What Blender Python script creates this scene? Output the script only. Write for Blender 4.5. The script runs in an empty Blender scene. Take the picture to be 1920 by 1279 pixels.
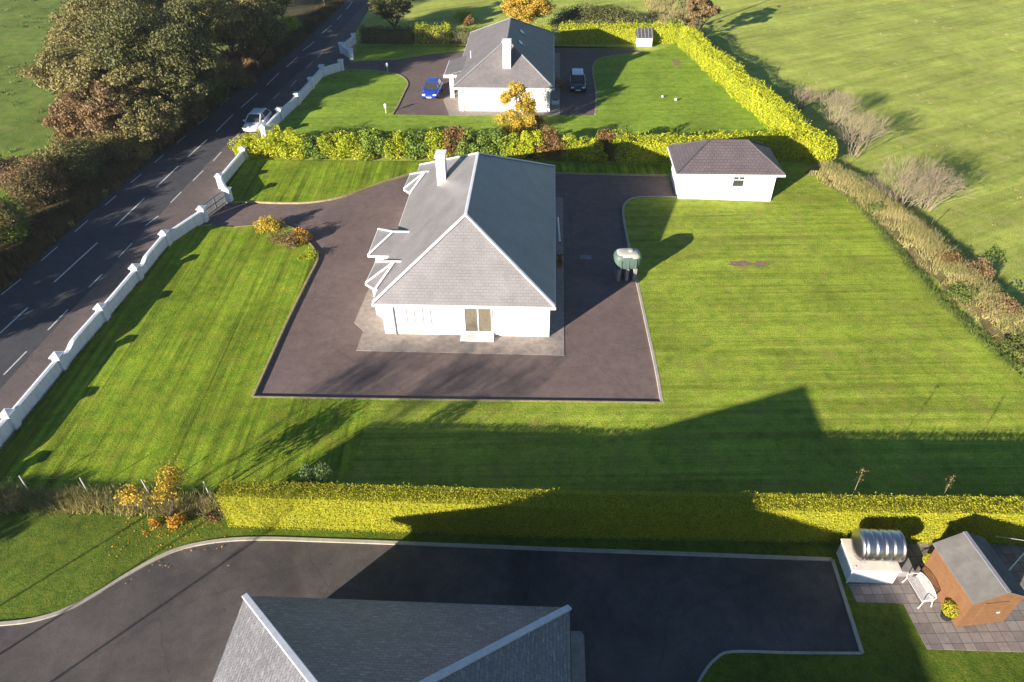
import bpy, math, random
import numpy as np
from mathutils import Vector, Matrix

S = bpy.context.scene
COL = S.collection
rad = math.radians

# ------------------------------------------------------------------ camera
F_PX, CAM_H = 1290.0, 27.0
PITCH, YAW, ROLL = rad(39.3), rad(3.15), rad(-0.8)
cf = np.array([-math.sin(YAW)*math.cos(PITCH), math.cos(YAW)*math.cos(PITCH), -math.sin(PITCH)])
cr = np.array([math.cos(YAW), math.sin(YAW), 0.0])
cu = np.cross(cr, cf)
cr, cu = cr*math.cos(ROLL)+cu*math.sin(ROLL), -cr*math.sin(ROLL)+cu*math.cos(ROLL)
cam_d = bpy.data.cameras.new("camera"); cam = bpy.data.objects.new("camera", cam_d); COL.objects.link(cam)
m = Matrix.Identity(4)
for i in range(3):
    m[i][0], m[i][1], m[i][2] = float(cr[i]), float(cu[i]), float(-cf[i])
m[2][3] = CAM_H
cam.matrix_world = m
cam_d.sensor_width = 36; cam_d.lens = F_PX/1920*36; cam_d.clip_end = 2000; cam_d.clip_start = .5
S.camera = cam

def P(px, py, z=0.0):
    """point of the photograph -> point of the place at height z"""
    d = cr*(px-960)+cu*(639.5-py)+cf*F_PX
    t = (z-CAM_H)/d[2]
    return (float(d[0]*t), float(d[1]*t), z)
def P2(px, py, z=0.0): return P(px, py, z)[:2]

# ------------------------------------------------------------------ light
SUN_AZ, SUN_EL = rad(48), rad(15.0)      # shadows run towards +x +y
w = bpy.data.worlds.new("World"); S.world = w; w.use_nodes = True
nt = w.node_tree; nt.nodes.clear()
sky = nt.nodes.new('ShaderNodeTexSky'); sky.sky_type = 'NISHITA'; sky.sun_disc = False
sky.sun_elevation = SUN_EL; sky.air_density = 1.0; sky.dust_density = 0.0; sky.ozone_density = 4.0
bg = nt.nodes.new('ShaderNodeBackground'); bg.inputs[1].default_value = 0.05
out = nt.nodes.new('ShaderNodeOutputWorld')
nt.links.new(sky.outputs[0], bg.inputs[0]); nt.links.new(bg.outputs[0], out.inputs[0])
sd = Vector((math.cos(SUN_AZ)*math.cos(SUN_EL), math.sin(SUN_AZ)*math.cos(SUN_EL), -math.sin(SUN_EL)))
sun_dir = -sd
sky.sun_rotation = math.atan2(sun_dir.x, sun_dir.y)
sun_d = bpy.data.lights.new("sun", 'SUN'); sun_d.energy = 5.0; sun_d.angle = rad(0.5); sun_d.color = (1.0, .88, .77)
sun = bpy.data.objects.new("sun", sun_d); COL.objects.link(sun)
sun.rotation_euler = sd.to_track_quat('-Z', 'Y').to_euler(); sun.location = (-60, -60, 60)
S.view_settings.view_transform = 'Standard'; S.view_settings.look = 'None'
S.view_settings.exposure = 1.48; S.view_settings.gamma = 1

rng = np.random.default_rng(7)
random.seed(7)

# ------------------------------------------------------------------ materials
def srgb(r, g, b):
    f = lambda c: (c/255)/12.92 if c/255 <= .04045 else ((c/255+.055)/1.055)**2.4
    return (f(r), f(g), f(b), 1)
class N:
    def __init__(s, name, rough=.8, spec=.2):
        s.m = bpy.data.materials.new(name); s.m.use_nodes = True; s.t = s.m.node_tree
        s.b = s.t.nodes['Principled BSDF']; s.out = s.t.nodes['Material Output']
        s.b.inputs['Roughness'].default_value = rough
        s.b.inputs['Specular IOR Level'].default_value = spec
    def n(s, kind, **k):
        x = s.t.nodes.new('ShaderNode'+kind)
        for a, b in k.items(): setattr(x, a, b)
        return x
    def l(s, a, b): s.t.links.new(a, b)
    def pos(s, scale=(1, 1, 1), rot=0.0, kind='Object'):
        tc = s.n('TexCoord'); mp = s.n('Mapping')
        mp.inputs['Scale'].default_value = scale; mp.inputs['Rotation'].default_value = (0, 0, rot)
        s.l(tc.outputs[kind], mp.inputs[0]); return mp.outputs[0]
    def noise(s, vec, scale, detail=4, rough=.6, dist=0):
        x = s.n('TexNoise'); x.inputs['Scale'].default_value = scale; x.inputs['Detail'].default_value = detail
        x.inputs['Roughness'].default_value = rough; x.inputs['Distortion'].default_value = dist
        s.l(vec, x.inputs['Vector']); return x.outputs['Fac']
    def ramp(s, fac, stops):
        x = s.n('ValToRGB'); e = x.color_ramp.elements
        while len(e) < len(stops): e.new(.5)
        for i, (p, c) in enumerate(stops):
            e[i].position = p; e[i].color = c if len(c) == 4 else (*c, 1)
        s.l(fac, x.inputs[0]); return x.outputs[0]
    def mix(s, fac, a, b, mode='MIX'):
        x = s.n('MixRGB', blend_type=mode)
        for i, v in enumerate((fac, a, b)):
            if hasattr(v, 'is_linked') or hasattr(v, 'links'): s.l(v, x.inputs[i])
            elif i == 0: x.inputs[0].default_value = v
            else: x.inputs[i].default_value = v if len(v) == 4 else (*v, 1)
        return x.outputs[0]
    def col(s, c):
        if hasattr(c, 'links'): s.l(c, s.b.inputs['Base Color'])
        else: s.b.inputs['Base Color'].default_value = c if len(c) == 4 else (*c, 1)
    def bump(s, h, strength=.5, dist=.05):
        x = s.n('Bump'); x.inputs['Strength'].default_value = strength; x.inputs['Distance'].default_value = dist
        s.l(h, x.inputs['Height']); s.l(x.outputs[0], s.b.inputs['Normal'])
def g(v): return (v, v, v, 1)

def plain(name, c, rough=.6, spec=.3, metal=0, var=.12, scale=3):
    n = N(name, rough, spec); n.b.inputs['Metallic'].default_value = metal
    f = n.noise(n.pos(), scale, 5)
    c = tuple(c[:3])
    n.col(n.ramp(f, [(.3, tuple(x*(1-var) for x in c)), (.7, tuple(min(1, x*(1+var)) for x in c))]))
    return n.m

def grass_mat(name, c_lo, c_mid, c_hi, stripe=None, stripe_amt=.25, stripe_rot=0, clump=1.0, bumpd=.06, worn=None, curve=None):
    n = N(name, .85, .12)
    v = n.pos()
    big = n.noise(v, .22*clump, 3, .6)
    mid = n.noise(v, 1.6*clump, 4, .65)
    fine = n.noise(v, 9, 5, .75)
    vfine = n.noise(v, 26, 2, .7)
    base = n.ramp(mid, [(.28, c_lo), (.5, c_mid), (.74, c_hi)])
    b2 = n.ramp(big, [(.3, g(.78)), (.7, g(1.22))])
    c = n.mix(1.0, base, b2, 'MULTIPLY')
    f2 = n.ramp(fine, [(.28, g(.55)), (.72, g(1.45))])
    c = n.mix(.8, c, f2, 'MULTIPLY')
    if stripe:
        tc_ = n.n('TexCoord'); m1 = n.n('Mapping', vector_type='POINT'); m1.inputs['Rotation'].default_value = (0, 0, stripe_rot)
        n.l(tc_.outputs['Object'], m1.inputs[0]); m2 = n.n('Mapping'); m2.inputs['Scale'].default_value = (stripe, .045, 1); n.l(m1.outputs[0], m2.inputs[0])
        sn = n.noise(m2.outputs[0], 1.0, 5, .66, .7)
        msk = n.noise(v, .16, 2)
        mm = n.ramp(msk, [(.3, g(.35)), (.6, g(1))])
        st = n.ramp(sn, [(.34, g(1-stripe_amt*1.3)), (.5, g(1)), (.64, g(1+stripe_amt))])
        c = n.mix(mm, c, n.mix(1.0, c, st, 'MULTIPLY'))
    if worn:
        wn = n.noise(v, .6, 6, .7, .6)
        c = n.mix(n.ramp(wn, [(.52, g(0)), (.72, g(.75))]), c, worn)
    n.col(c)
    mul = n.n('MixRGB', blend_type='ADD'); mul.inputs[0].default_value = .6
    n.l(fine, mul.inputs[1]); n.l(vfine, mul.inputs[2])
    n.bump(mul.outputs[0], 1.0, bumpd*1.9)
    return n.m

def asphalt(name, c1, c2, blot=.35, rough=.85, spec=.25):
    n = N(name, rough, spec); v = n.pos()
    big = n.noise(v, blot, 5, .6, .4); fine = n.noise(v, 14, 4, .7); mid = n.noise(v, 1.7, 6, .7, .3)
    c = n.ramp(big, [(.32, c1), (.68, c2)])
    c = n.mix(.8, c, n.ramp(mid, [(.3, g(.78)), (.7, g(1.2))]), 'MULTIPLY')
    c = n.mix(.6, c, n.ramp(fine, [(.25, g(.6)), (.75, g(1.4))]), 'MULTIPLY')
    vo = n.n('TexVoronoi', feature='DISTANCE_TO_EDGE'); vo.inputs['Scale'].default_value = .16
    dn = n.n('TexNoise'); dn.inputs['Scale'].default_value = 1.2; dn.inputs['Detail'].default_value = 5; n.l(v, dn.inputs['Vector'])
    dm = n.mix(.35, v, dn.outputs['Color'], 'ADD'); n.l(dm, vo.inputs['Vector'])
    ck = n.ramp(vo.outputs['Distance'], [(.0, g(.55)), (.006, g(1))]); c = n.mix(.45, c, ck, 'MULTIPLY')
    sp = n.noise(v, 3.1, 2, .5); c = n.mix(n.ramp(sp, [(.70, g(0)), (.76, g(.5))]), c, (.03, .03, .03, 1))
    n.col(c); n.bump(fine, .35, .015); return n.m

def roof_mat(name, c1, c2, bw=.3, rh=.2, marks=None, lichen=None, mortar=.35, bump=.5, spec=.3, rough=.55):
    n = N(name, rough, spec)
    tc = n.n('TexCoord'); br = n.n('TexBrick'); n.l(tc.outputs['UV'], br.inputs['Vector'])
    br.inputs['Scale'].default_value = 1; br.inputs['Brick Width'].default_value = bw; br.inputs['Row Height'].default_value = rh
    br.inputs['Mortar Size'].default_value = .012; br.inputs['Mortar Smooth'].default_value = .3; br.inputs['Bias'].default_value = 0
    br.inputs['Color1'].default_value = (*c1, 1); br.inputs['Color2'].default_value = (*c2, 1)
    br.inputs['Mortar'].default_value = tuple(x*mortar for x in c1)+(1,)
    c = br.outputs['Color']
    big = n.noise(tc.outputs['UV'], .5, 5, .65)
    c = n.mix(.8, c, n.ramp(big, [(.3, g(.8)), (.7, g(1.2))]), 'MULTIPLY')
    if lichen:
        ln = n.noise(tc.outputs['UV'], 3.0, 6, .8)
        c = n.mix(n.ramp(ln, [(.56, g(0)), (.68, g(.7))]), c, lichen)
    if marks:
        mp = n.n('Mapping'); mp.inputs['Scale'].default_value = (1.1, 4.2, 1); n.l(tc.outputs['UV'], mp.inputs[0])
        mk = n.noise(mp.outputs[0], 2.6, 4, .6)
        c = n.mix(n.ramp(mk, [(.56, g(0)), (.68, g(.6))]), c, marks)
    n.col(c)
    inv = n.n('Invert'); n.l(br.outputs['Fac'], inv.inputs['Color'])
    n.bump(inv.outputs[0], bump, .02)
    return n.m

def foliage(name, cols, trans=.25, hue_noise=.35, rough=.6):
    """cols: list of leaf colours spread by leaf and by clump"""
    n = N(name, rough, .25)
    gi = n.n('NewGeometry'); v = n.pos()
    clump = n.noise(v, hue_noise, 3, .6)
    k = len(cols)
    r1 = n.ramp(gi.outputs['Random Per Island'], [(i/(max(1, k-1)), c) for i, c in enumerate(cols)])
    r2 = n.ramp(clump, [(.32+.36*i/max(1, k-1), c) for i, c in enumerate(cols)])
    c = n.mix(.5, r1, r2)
    n.col(c)
    tr = n.n('BsdfTranslucent'); n.l(c, tr.inputs[0])
    mx = n.n('MixShader'); mx.inputs[0].default_value = trans
    n.l(n.b.outputs[0], mx.inputs[1]); n.l(tr.outputs[0], mx.inputs[2]); n.l(mx.outputs[0], n.out.inputs[0])
    return n.m

M = {}
M['white'] = plain('white_render', (.80, .79, .76), .8, .2, var=.05, scale=1.2)
def wallpaint():
    n = N('painted_wall', .8, .15); v = n.pos((3, 3, .5)); a_ = n.noise(v, 1.4, 6, .7); b_ = n.noise(n.pos(), .7, 5, .7)
    c = n.ramp(a_, [(.35, (.60, .64, .65)), (.55, (.74, .78, .81))]); c = n.mix(n.ramp(b_, [(.55, g(0)), (.8, g(.35))]), c, (.42, .45, .36, 1)); n.col(c); return n.m
M['wallwhite'] = wallpaint()
M['upvc'] = plain('white_trim', (.82, .82, .82), .35, .4, var=.02)
M['concrete'] = plain('concrete', (.30, .26, .225), .9, .1, var=.22, scale=3)
def kerbm():
    n = N('kerb_concrete', .9, .1); v = n.pos(); no = n.noise(v, 4, 6, .75); bg_ = n.noise(v, .5, 3)
    c = n.ramp(no, [(.3, (.33, .30, .25)), (.7, (.50, .47, .40))]); c = n.mix(n.ramp(bg_, [(.45, g(0)), (.7, g(.5))]), c, (.25, .25, .17, 1)); n.col(c); return n.m
M['kerb'] = kerbm()
M['kerb_tan'] = plain('soil_edge', (.34, .29, .15), .9, .1, var=.3, scale=5)
M['drive'] = asphalt('tarmac_drive', (.146, .108, .096), (.185, .140, .124), .3)
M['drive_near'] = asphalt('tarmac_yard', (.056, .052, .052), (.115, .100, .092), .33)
M['drive_far'] = asphalt('tarmac_far_drive', (.13, .10, .088), (.17, .13, .112), .3)
M['road'] = asphalt('road_asphalt', (.055, .058, .066), (.078, .078, .084), .25)
M['shoulder'] = asphalt('road_shoulder', (.115, .096, .09), (.15, .124, .113), .3)
M['paint'] = plain('road_paint', (.55, .55, .52), .7, .2, var=.2, scale=6)
M['slate'] = roof_mat('roof_slate_brown', (.196, .190, .192), (.216, .208, .210), .32, .19, lichen=(.13, .13, .13, 1), mortar=.8, spec=.55, rough=.42)
M['slate_far'] = roof_mat('roof_slate_far', (.15, .142, .142), (.18, .168, .166), .32, .2, mortar=.7, lichen=(.27, .25, .22, 1))
M['slate_near'] = roof_mat('roof_slate_grey', (.155, .158, .17), (.20, .20, .212), .30, .17, marks=(.46, .46, .47, 1), mortar=.6)
M['tile'] = roof_mat('roof_tile_brown', (.108, .090, .096), (.125, .104, .110), .33, .27, mortar=.4, bump=.7)
M['cap_grey'] = plain('ridge_grey', (.24, .25, .27), .6)
M['cap_dark'] = plain('ridge_dark', (.08, .075, .08), .6)
M['cap'] = plain('ridge_white', (.70, .72, .73), .7, .2, var=.1)
M['cap_blue'] = plain('ridge_pale', (.55, .58, .63), .7, .2, var=.1)
def glass_mat():
    n = N('window_glass', .08, .6); n.col((.045, .05, .05)); return n.m
M['glass'] = glass_mat()
M['curtain'] = plain('curtain', (.15, .135, .10), .45, .1, var=.15, scale=6)
M['blind'] = plain('blind', (.36, .37, .38), .7, .2, var=.05)
M['dark'] = plain('dark_plastic', (.03, .03, .035), .6)
M['rubber'] = plain('rubber', (.02, .02, .02), .8)
M['steel'] = plain('steel', (.52, .51, .50), .34, .5, metal=1, var=.1, scale=2)
M['gate'] = plain('gate_paint', (.20, .22, .24), .5, .3)
M['post'] = plain('galvanised_post', (.55, .53, .50), .6)
M['wood'] = None
def wood():
    n = N('shed_timber', .7, .2); tc = n.n('TexCoord')
    mp = n.n('Mapping'); mp.inputs['Scale'].default_value = (1.2, 1, 1); n.l(tc.outputs['UV'], mp.inputs[0])
    wv = n.n('TexWave', wave_type='BANDS', bands_direction='Y', wave_profile='SAW'); wv.inputs['Scale'].default_value = 1.2
    n.l(tc.outputs['UV'], wv.inputs['Vector'])
    no = n.noise(mp.outputs[0], 3, 5, .7)
    c = n.ramp(no, [(.3, (.15, .078, .037)), (.7, (.215, .112, .053))])
    c = n.mix(.7, c, n.ramp(wv.outputs['Fac'], [(.0, g(.65)), (.12, g(1)), (1, g(1.05))]), 'MULTIPLY')
    n.col(c); n.bump(wv.outputs['Fac'], .5, .015); return n.m
M['wood'] = wood()
M['felt'] = plain('roof_felt', (.155, .15, .138), .95, .1, var=.18, scale=2)
M['bark'] = plain('bark', (.10, .08, .06), .95, .05, var=.3, scale=5)
M['twig'] = plain('twig', (.23, .185, .135), .95, .05, var=.25, scale=4)
M['tank'] = plain('oil_tank_green', (.085, .13, .11), .5, .3, var=.15, scale=2)
M['tanktop'] = plain('oil_tank_sunlit', (.42, .43, .37), .6, .3, var=.12, scale=3)  # cream stands in for sunlight on top of the green tank
M['block'] = plain('concrete_block', (.25, .24, .235), .9, .1, var=.2, scale=5)
M['cream'] = plain('cream_render', (.66, .60, .52), .85, .1, var=.08)
M['pot'] = plain('black_pot', (.02, .02, .022), .5)
M['lamp'] = plain('white_lamp', (.8, .8, .78), .4)
M['soil'] = plain('bare_soil', (.26, .19, .12), .95, .05, var=.35, scale=6)
M['terracotta'] = plain('terracotta', (.35, .13, .06), .8)

M['lawn_front'] = grass_mat('lawn_mown_left', (.115, .215, .013), (.200, .300, .018), (.290, .345, .026), stripe=2.3, stripe_amt=.46, stripe_rot=rad(-4), worn=(.30, .28, .04, 1))
M['lawn_side'] = grass_mat('lawn_mown_right', (.190, .295, .026), (.295, .385, .040), (.40, .44, .060), stripe=2.2, stripe_amt=.25, stripe_rot=rad(87), worn=(.29, .27, .07, 1))
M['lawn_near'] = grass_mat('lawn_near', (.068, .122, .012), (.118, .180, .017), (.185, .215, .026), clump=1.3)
M['lawn_far'] = grass_mat('lawn_far', (.145, .275, .024), (.23, .355, .036), (.33, .39, .055), stripe=1.2, stripe_amt=.15, stripe_rot=rad(86))
M['field_l'] = grass_mat('pasture_left', (.11, .19, .035), (.19, .29, .045), (.28, .33, .075), clump=.5, bumpd=.12, worn=(.28, .26, .10, 1))
M['field_r'] = grass_mat('pasture_right', (.28, .375, .058), (.38, .45, .08), (.48, .51, .12), stripe=.8, stripe_amt=.22, stripe_rot=rad(60), clump=.8, bumpd=.07, worn=(.50, .46, .18, 1))
M['rough'] = grass_mat('rough_ground', (.13, .12, .045), (.22, .19, .08), (.32, .26, .12), clump=1, bumpd=.15)
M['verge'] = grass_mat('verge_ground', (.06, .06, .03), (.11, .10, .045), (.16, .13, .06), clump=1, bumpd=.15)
def paving():
    n = N('paving_slabs', .85, .15); tc = n.n('TexCoord'); br = n.n('TexBrick'); n.l(n.pos((1, 1, 1), rad(-4)), br.inputs['Vector'])
    br.inputs['Scale'].default_value = 1; br.inputs['Brick Width'].default_value = .44; br.inputs['Row Height'].default_value = .44
    br.inputs['Mortar Size'].default_value = .013; br.inputs['Bias'].default_value = 0; br.offset = 0.0
    br.inputs['Color1'].default_value = (.19, .165, .15, 1); br.inputs['Color2'].default_value = (.30, .265, .235, 1); br.inputs['Mortar'].default_value = (.11, .10, .09, 1)
    no = n.noise(n.pos(), 4, 5, .7)
    n.col(n.mix(.7, br.outputs['Color'], n.ramp(no, [(.3, g(.75)), (.7, g(1.2))]), 'MULTIPLY')); return n.m
M['paving'] = paving()

YEL = [(.27, .30, .020), (.40, .39, .022), (.52, .47, .030)]
M['hedge_gold'] = foliage('leaf_gold', YEL, .25, 1.2)
M['hedge_gold_far'] = foliage('leaf_gold_far', [(.25, .33, .02), (.46, .50, .02), (.62, .60, .04)], .25, .5)
M['gold_mix'] = foliage('leaf_goldgreen', [(.15, .24, .02), (.38, .44, .02), (.60, .58, .03)], .25, .8)
M['laurel'] = foliage('leaf_laurel', [(.07, .13, .02), (.15, .24, .03), (.32, .38, .05)], .2, .8)
M['dullhedge'] = foliage('leaf_dull', [(.05, .08, .02), (.10, .14, .03), (.20, .22, .04)], .2, .5)
M['redleaf'] = foliage('leaf_red', [(.13, .075, .03), (.24, .13, .05), (.32, .22, .07)], .25, .8)
M['orange'] = foliage('leaf_orange', [(.42, .20, .02), (.62, .33, .03), (.68, .46, .06)], .3, .8)
M['yellowleaf'] = foliage('leaf_yellow', [(.40, .30, .04), (.58, .46, .06), (.62, .36, .05)], .3, .8)
M['goldorange'] = foliage('leaf_gold_orange', [(.36, .24, .03), (.56, .38, .045), (.62, .47, .08)], .3, .7)
M['oak'] = foliage('leaf_oak', [(.11, .11, .034), (.18, .17, .055), (.27, .24, .085), (.38, .30, .13)], .25, .3)
M['oak2'] = foliage('leaf_dark', [(.065, .082, .026), (.12, .13, .042), (.22, .20, .07)], .22, .35)
M['russet'] = foliage('leaf_russet', [(.14, .11, .04), (.26, .17, .075), (.32, .20, .11)], .25, .5)
M['bushgreen'] = foliage('leaf_bush', [(.06, .10, .025), (.14, .20, .04), (.26, .28, .06)], .25, .7)
M['grey_green'] = foliage('leaf_greygreen', [(.12, .20, .06), (.22, .30, .10)], .25, 2)
M['straw'] = foliage('straw', [(.16, .20, .05), (.38, .34, .13), (.52, .44, .21)], .25, .6)
M['straw_dark'] = foliage('straw_brown', [(.07, .06, .025), (.14, .11, .045), (.22, .17, .07)], .25, .6)

# ------------------------------------------------------------------ builders
def tag(o, label=None, cat=None, group=None, kind=None):
    if label: o['label'] = label
    if cat: o['category'] = cat
    if group: o['group'] = group
    if kind: o['kind'] = kind
    return o
def empty(name, loc=(0, 0, 0), rz=0.0):
    o = bpy.data.objects.new(name, None); COL.objects.link(o); o.location = loc; o.rotation_euler = (0, 0, rz)
    o.empty_display_size = .3; return o
class MB:
    def __init__(s): s.v = []; s.f = []; s.mi = []
    def add(s, vs, fs, mi=0):
        k = len(s.v); s.v += [tuple(map(float, v)) for v in vs]; s.f += [tuple(k+i for i in f) for f in fs]; s.mi += [mi]*len(fs); return s
    def box(s, x0, x1, y0, y1, z0, z1, mi=0):
        return s.add([(x0, y0, z0), (x1, y0, z0), (x1, y1, z0), (x0, y1, z0), (x0, y0, z1), (x1, y0, z1), (x1, y1, z1), (x0, y1, z1)],
                     [(0, 3, 2, 1), (4, 5, 6, 7), (0, 1, 5, 4), (1, 2, 6, 5), (2, 3, 7, 6), (3, 0, 4, 7)], mi)
    def prism(s, poly, z0, z1, mi=0):
        n = len(poly)
        a = sum(poly[i][0]*poly[(i+1) % n][1]-poly[(i+1) % n][0]*poly[i][1] for i in range(n))
        if a < 0: poly = poly[::-1]
        return s.add([(*p[:2], z0) for p in poly]+[(*p[:2], z1) for p in poly],
                     [tuple(range(n))[::-1], tuple(range(n, 2*n))]+[(i, (i+1) % n, n+(i+1) % n, n+i) for i in range(n)], mi)
    def beam(s, a, b, wd, ht, mi=0, up=(0, 0, 1)):
        a, b = Vector(a), Vector(b); d = (b-a).normalized(); sx = d.cross(Vector(up)).normalized(); uz = sx.cross(d)
        o = [(-wd/2, -ht/2), (wd/2, -ht/2), (wd/2, ht/2), (-wd/2, ht/2)]
        vs = [tuple(p+sx*x+uz*z) for p in (a, b) for x, z in o]
        return s.add(vs, [(0, 1, 2, 3), (7, 6, 5, 4), (0, 4, 5, 1), (1, 5, 6, 2), (2, 6, 7, 3), (3, 7, 4, 0)], mi)
    def tube(s, pts, rs, n=6, mi=0, cap=True):
        k = len(pts); vs = []; fs = []
        for i, p in enumerate(pts):
            p = Vector(p); q = Vector(pts[min(i+1, k-1)])-Vector(pts[max(i-1, 0)]); q.normalize()
            a = q.cross(Vector((.13, .97, .21))).normalized(); b = q.cross(a)
            r = rs[i] if hasattr(rs, '__len__') else rs
            for j in range(n):
                t = 2*math.pi*j/n; vs.append(tuple(p+a*math.cos(t)*r+b*math.sin(t)*r))
        for i in range(k-1):
            for j in range(n): fs.append((i*n+j, i*n+(j+1) % n, (i+1)*n+(j+1) % n, (i+1)*n+j))
        if cap: fs += [tuple(range(n)), tuple(range((k-1)*n, k*n))[::-1]]
        return s.add(vs, fs, mi)
    def lathe(s, prof, c=(0, 0, 0), n=16, mi=0):
        vs = []; fs = []; k = len(prof)
        for r, z in prof:
            for j in range(n):
                t = 2*math.pi*j/n; vs.append((c[0]+r*math.cos(t), c[1]+r*math.sin(t), c[2]+z))
        for i in range(k-1):
            for j in range(n): fs.append((i*n+j, i*n+(j+1) % n, (i+1)*n+(j+1) % n, (i+1)*n+j))
        fs += [tuple(range(n))[::-1], tuple(range((k-1)*n, k*n))]
        return s.add(vs, fs, mi)
    def build(s, name, mats, parent=None, smooth=False, bevel=0):
        me = bpy.data.meshes.new(name); me.from_pydata(s.v, [], s.f)
        if not isinstance(mats, (list, tuple)): mats = [mats]
        for mm in mats:
            if mm: me.materials.append(mm)
        me.polygons.foreach_set('material_index', s.mi)
        me.validate(); me.update()
        uv = me.uv_layers.new(name='UVMap')
        Z = Vector((0, 0, 1))
        for p in me.polygons:
            nn = p.normal; t = Z.cross(nn)
            t = t.normalized() if t.length > .05 else Vector((1, 0, 0))
            b = nn.cross(t)
            for li in p.loop_indices:
                co = me.vertices[me.loops[li].vertex_index].co
                uv.data[li].uv = (co.dot(t), co.dot(b))
        if smooth: me.polygons.foreach_set('use_smooth', [True]*len(me.polygons))
        o = bpy.data.objects.new(name, me); COL.objects.link(o)
        if parent: o.parent = parent
        if bevel:
            bm = o.modifiers.new('bevel', 'BEVEL'); bm.width = bevel; bm.segments = 2; bm.limit_method = 'ANGLE'
        return o
def fix_normals(o):
    import bmesh
    bm = bmesh.new(); bm.from_mesh(o.data); bmesh.ops.recalc_face_normals(bm, faces=bm.faces); bm.to_mesh(o.data); bm.free()

def numesh(name, V, n_per, mat, parent=None, extra=None):
    """V: (k*n_per,3) separate polygons of n_per corners each"""
    V = np.asarray(V, dtype=np.float32); nv = len(V); nf = nv//n_per
    me = bpy.data.meshes.new(name)
    me.vertices.add(nv); me.vertices.foreach_set('co', V.ravel())
    me.loops.add(nv); me.loops.foreach_set('vertex_index', np.arange(nv, dtype=np.int32))
    me.polygons.add(nf); me.polygons.foreach_set('loop_start', np.arange(0, nv, n_per, dtype=np.int32))
    me.materials.append(mat); me.update(calc_edges=True)
    o = bpy.data.objects.new(name, me); COL.objects.link(o)
    if parent: o.parent = parent
    return o
def leaf_quads(C, size, nrm=None, jitter=.8, asp=.6):
    """diamond shaped leaves"""
    k = len(C); n = rng.normal(size=(k, 3))
    if nrm is not None: n = n*jitter+nrm
    n /= np.linalg.norm(n, axis=1, keepdims=True)+1e-9
    a = np.cross(n, rng.normal(size=(k, 3))); a /= np.linalg.norm(a, axis=1, keepdims=True)+1e-9
    b = np.cross(n, a); s = (size*rng.uniform(.6, 1.35, size=(k, 1)))
    A = a*s*.5; B = b*s*.5*asp
    V = np.stack([C-A, C+B, C+A, C-B], axis=1).reshape(-1, 3); return V
def blades(C, h, wd, lean=.35, direction=None):
    k = len(C); hh = h*rng.uniform(.5, 1.3, size=(k, 1)); th = rng.uniform(0, 2*math.pi, k)
    a = np.stack([np.cos(th), np.sin(th), np.zeros(k)], 1)*wd*.5
    l = rng.normal(size=(k, 3))*lean; l[:, 2] = 1; l /= np.linalg.norm(l, axis=1, keepdims=True)
    return np.stack([C-a, C+a, C+l*hh], axis=1).reshape(-1, 3)
def lump(x, y, z, s, seed=0):
    r = np.random.default_rng(seed); v = np.zeros_like(x)
    for i in range(7):
        k = r.normal(size=3)*s*(1+.5*i); v += np.sin(k[0]*x+k[1]*y+k[2]*z+r.uniform(0, 6.28))/(1+.4*i)
    return v/3.2

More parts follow.
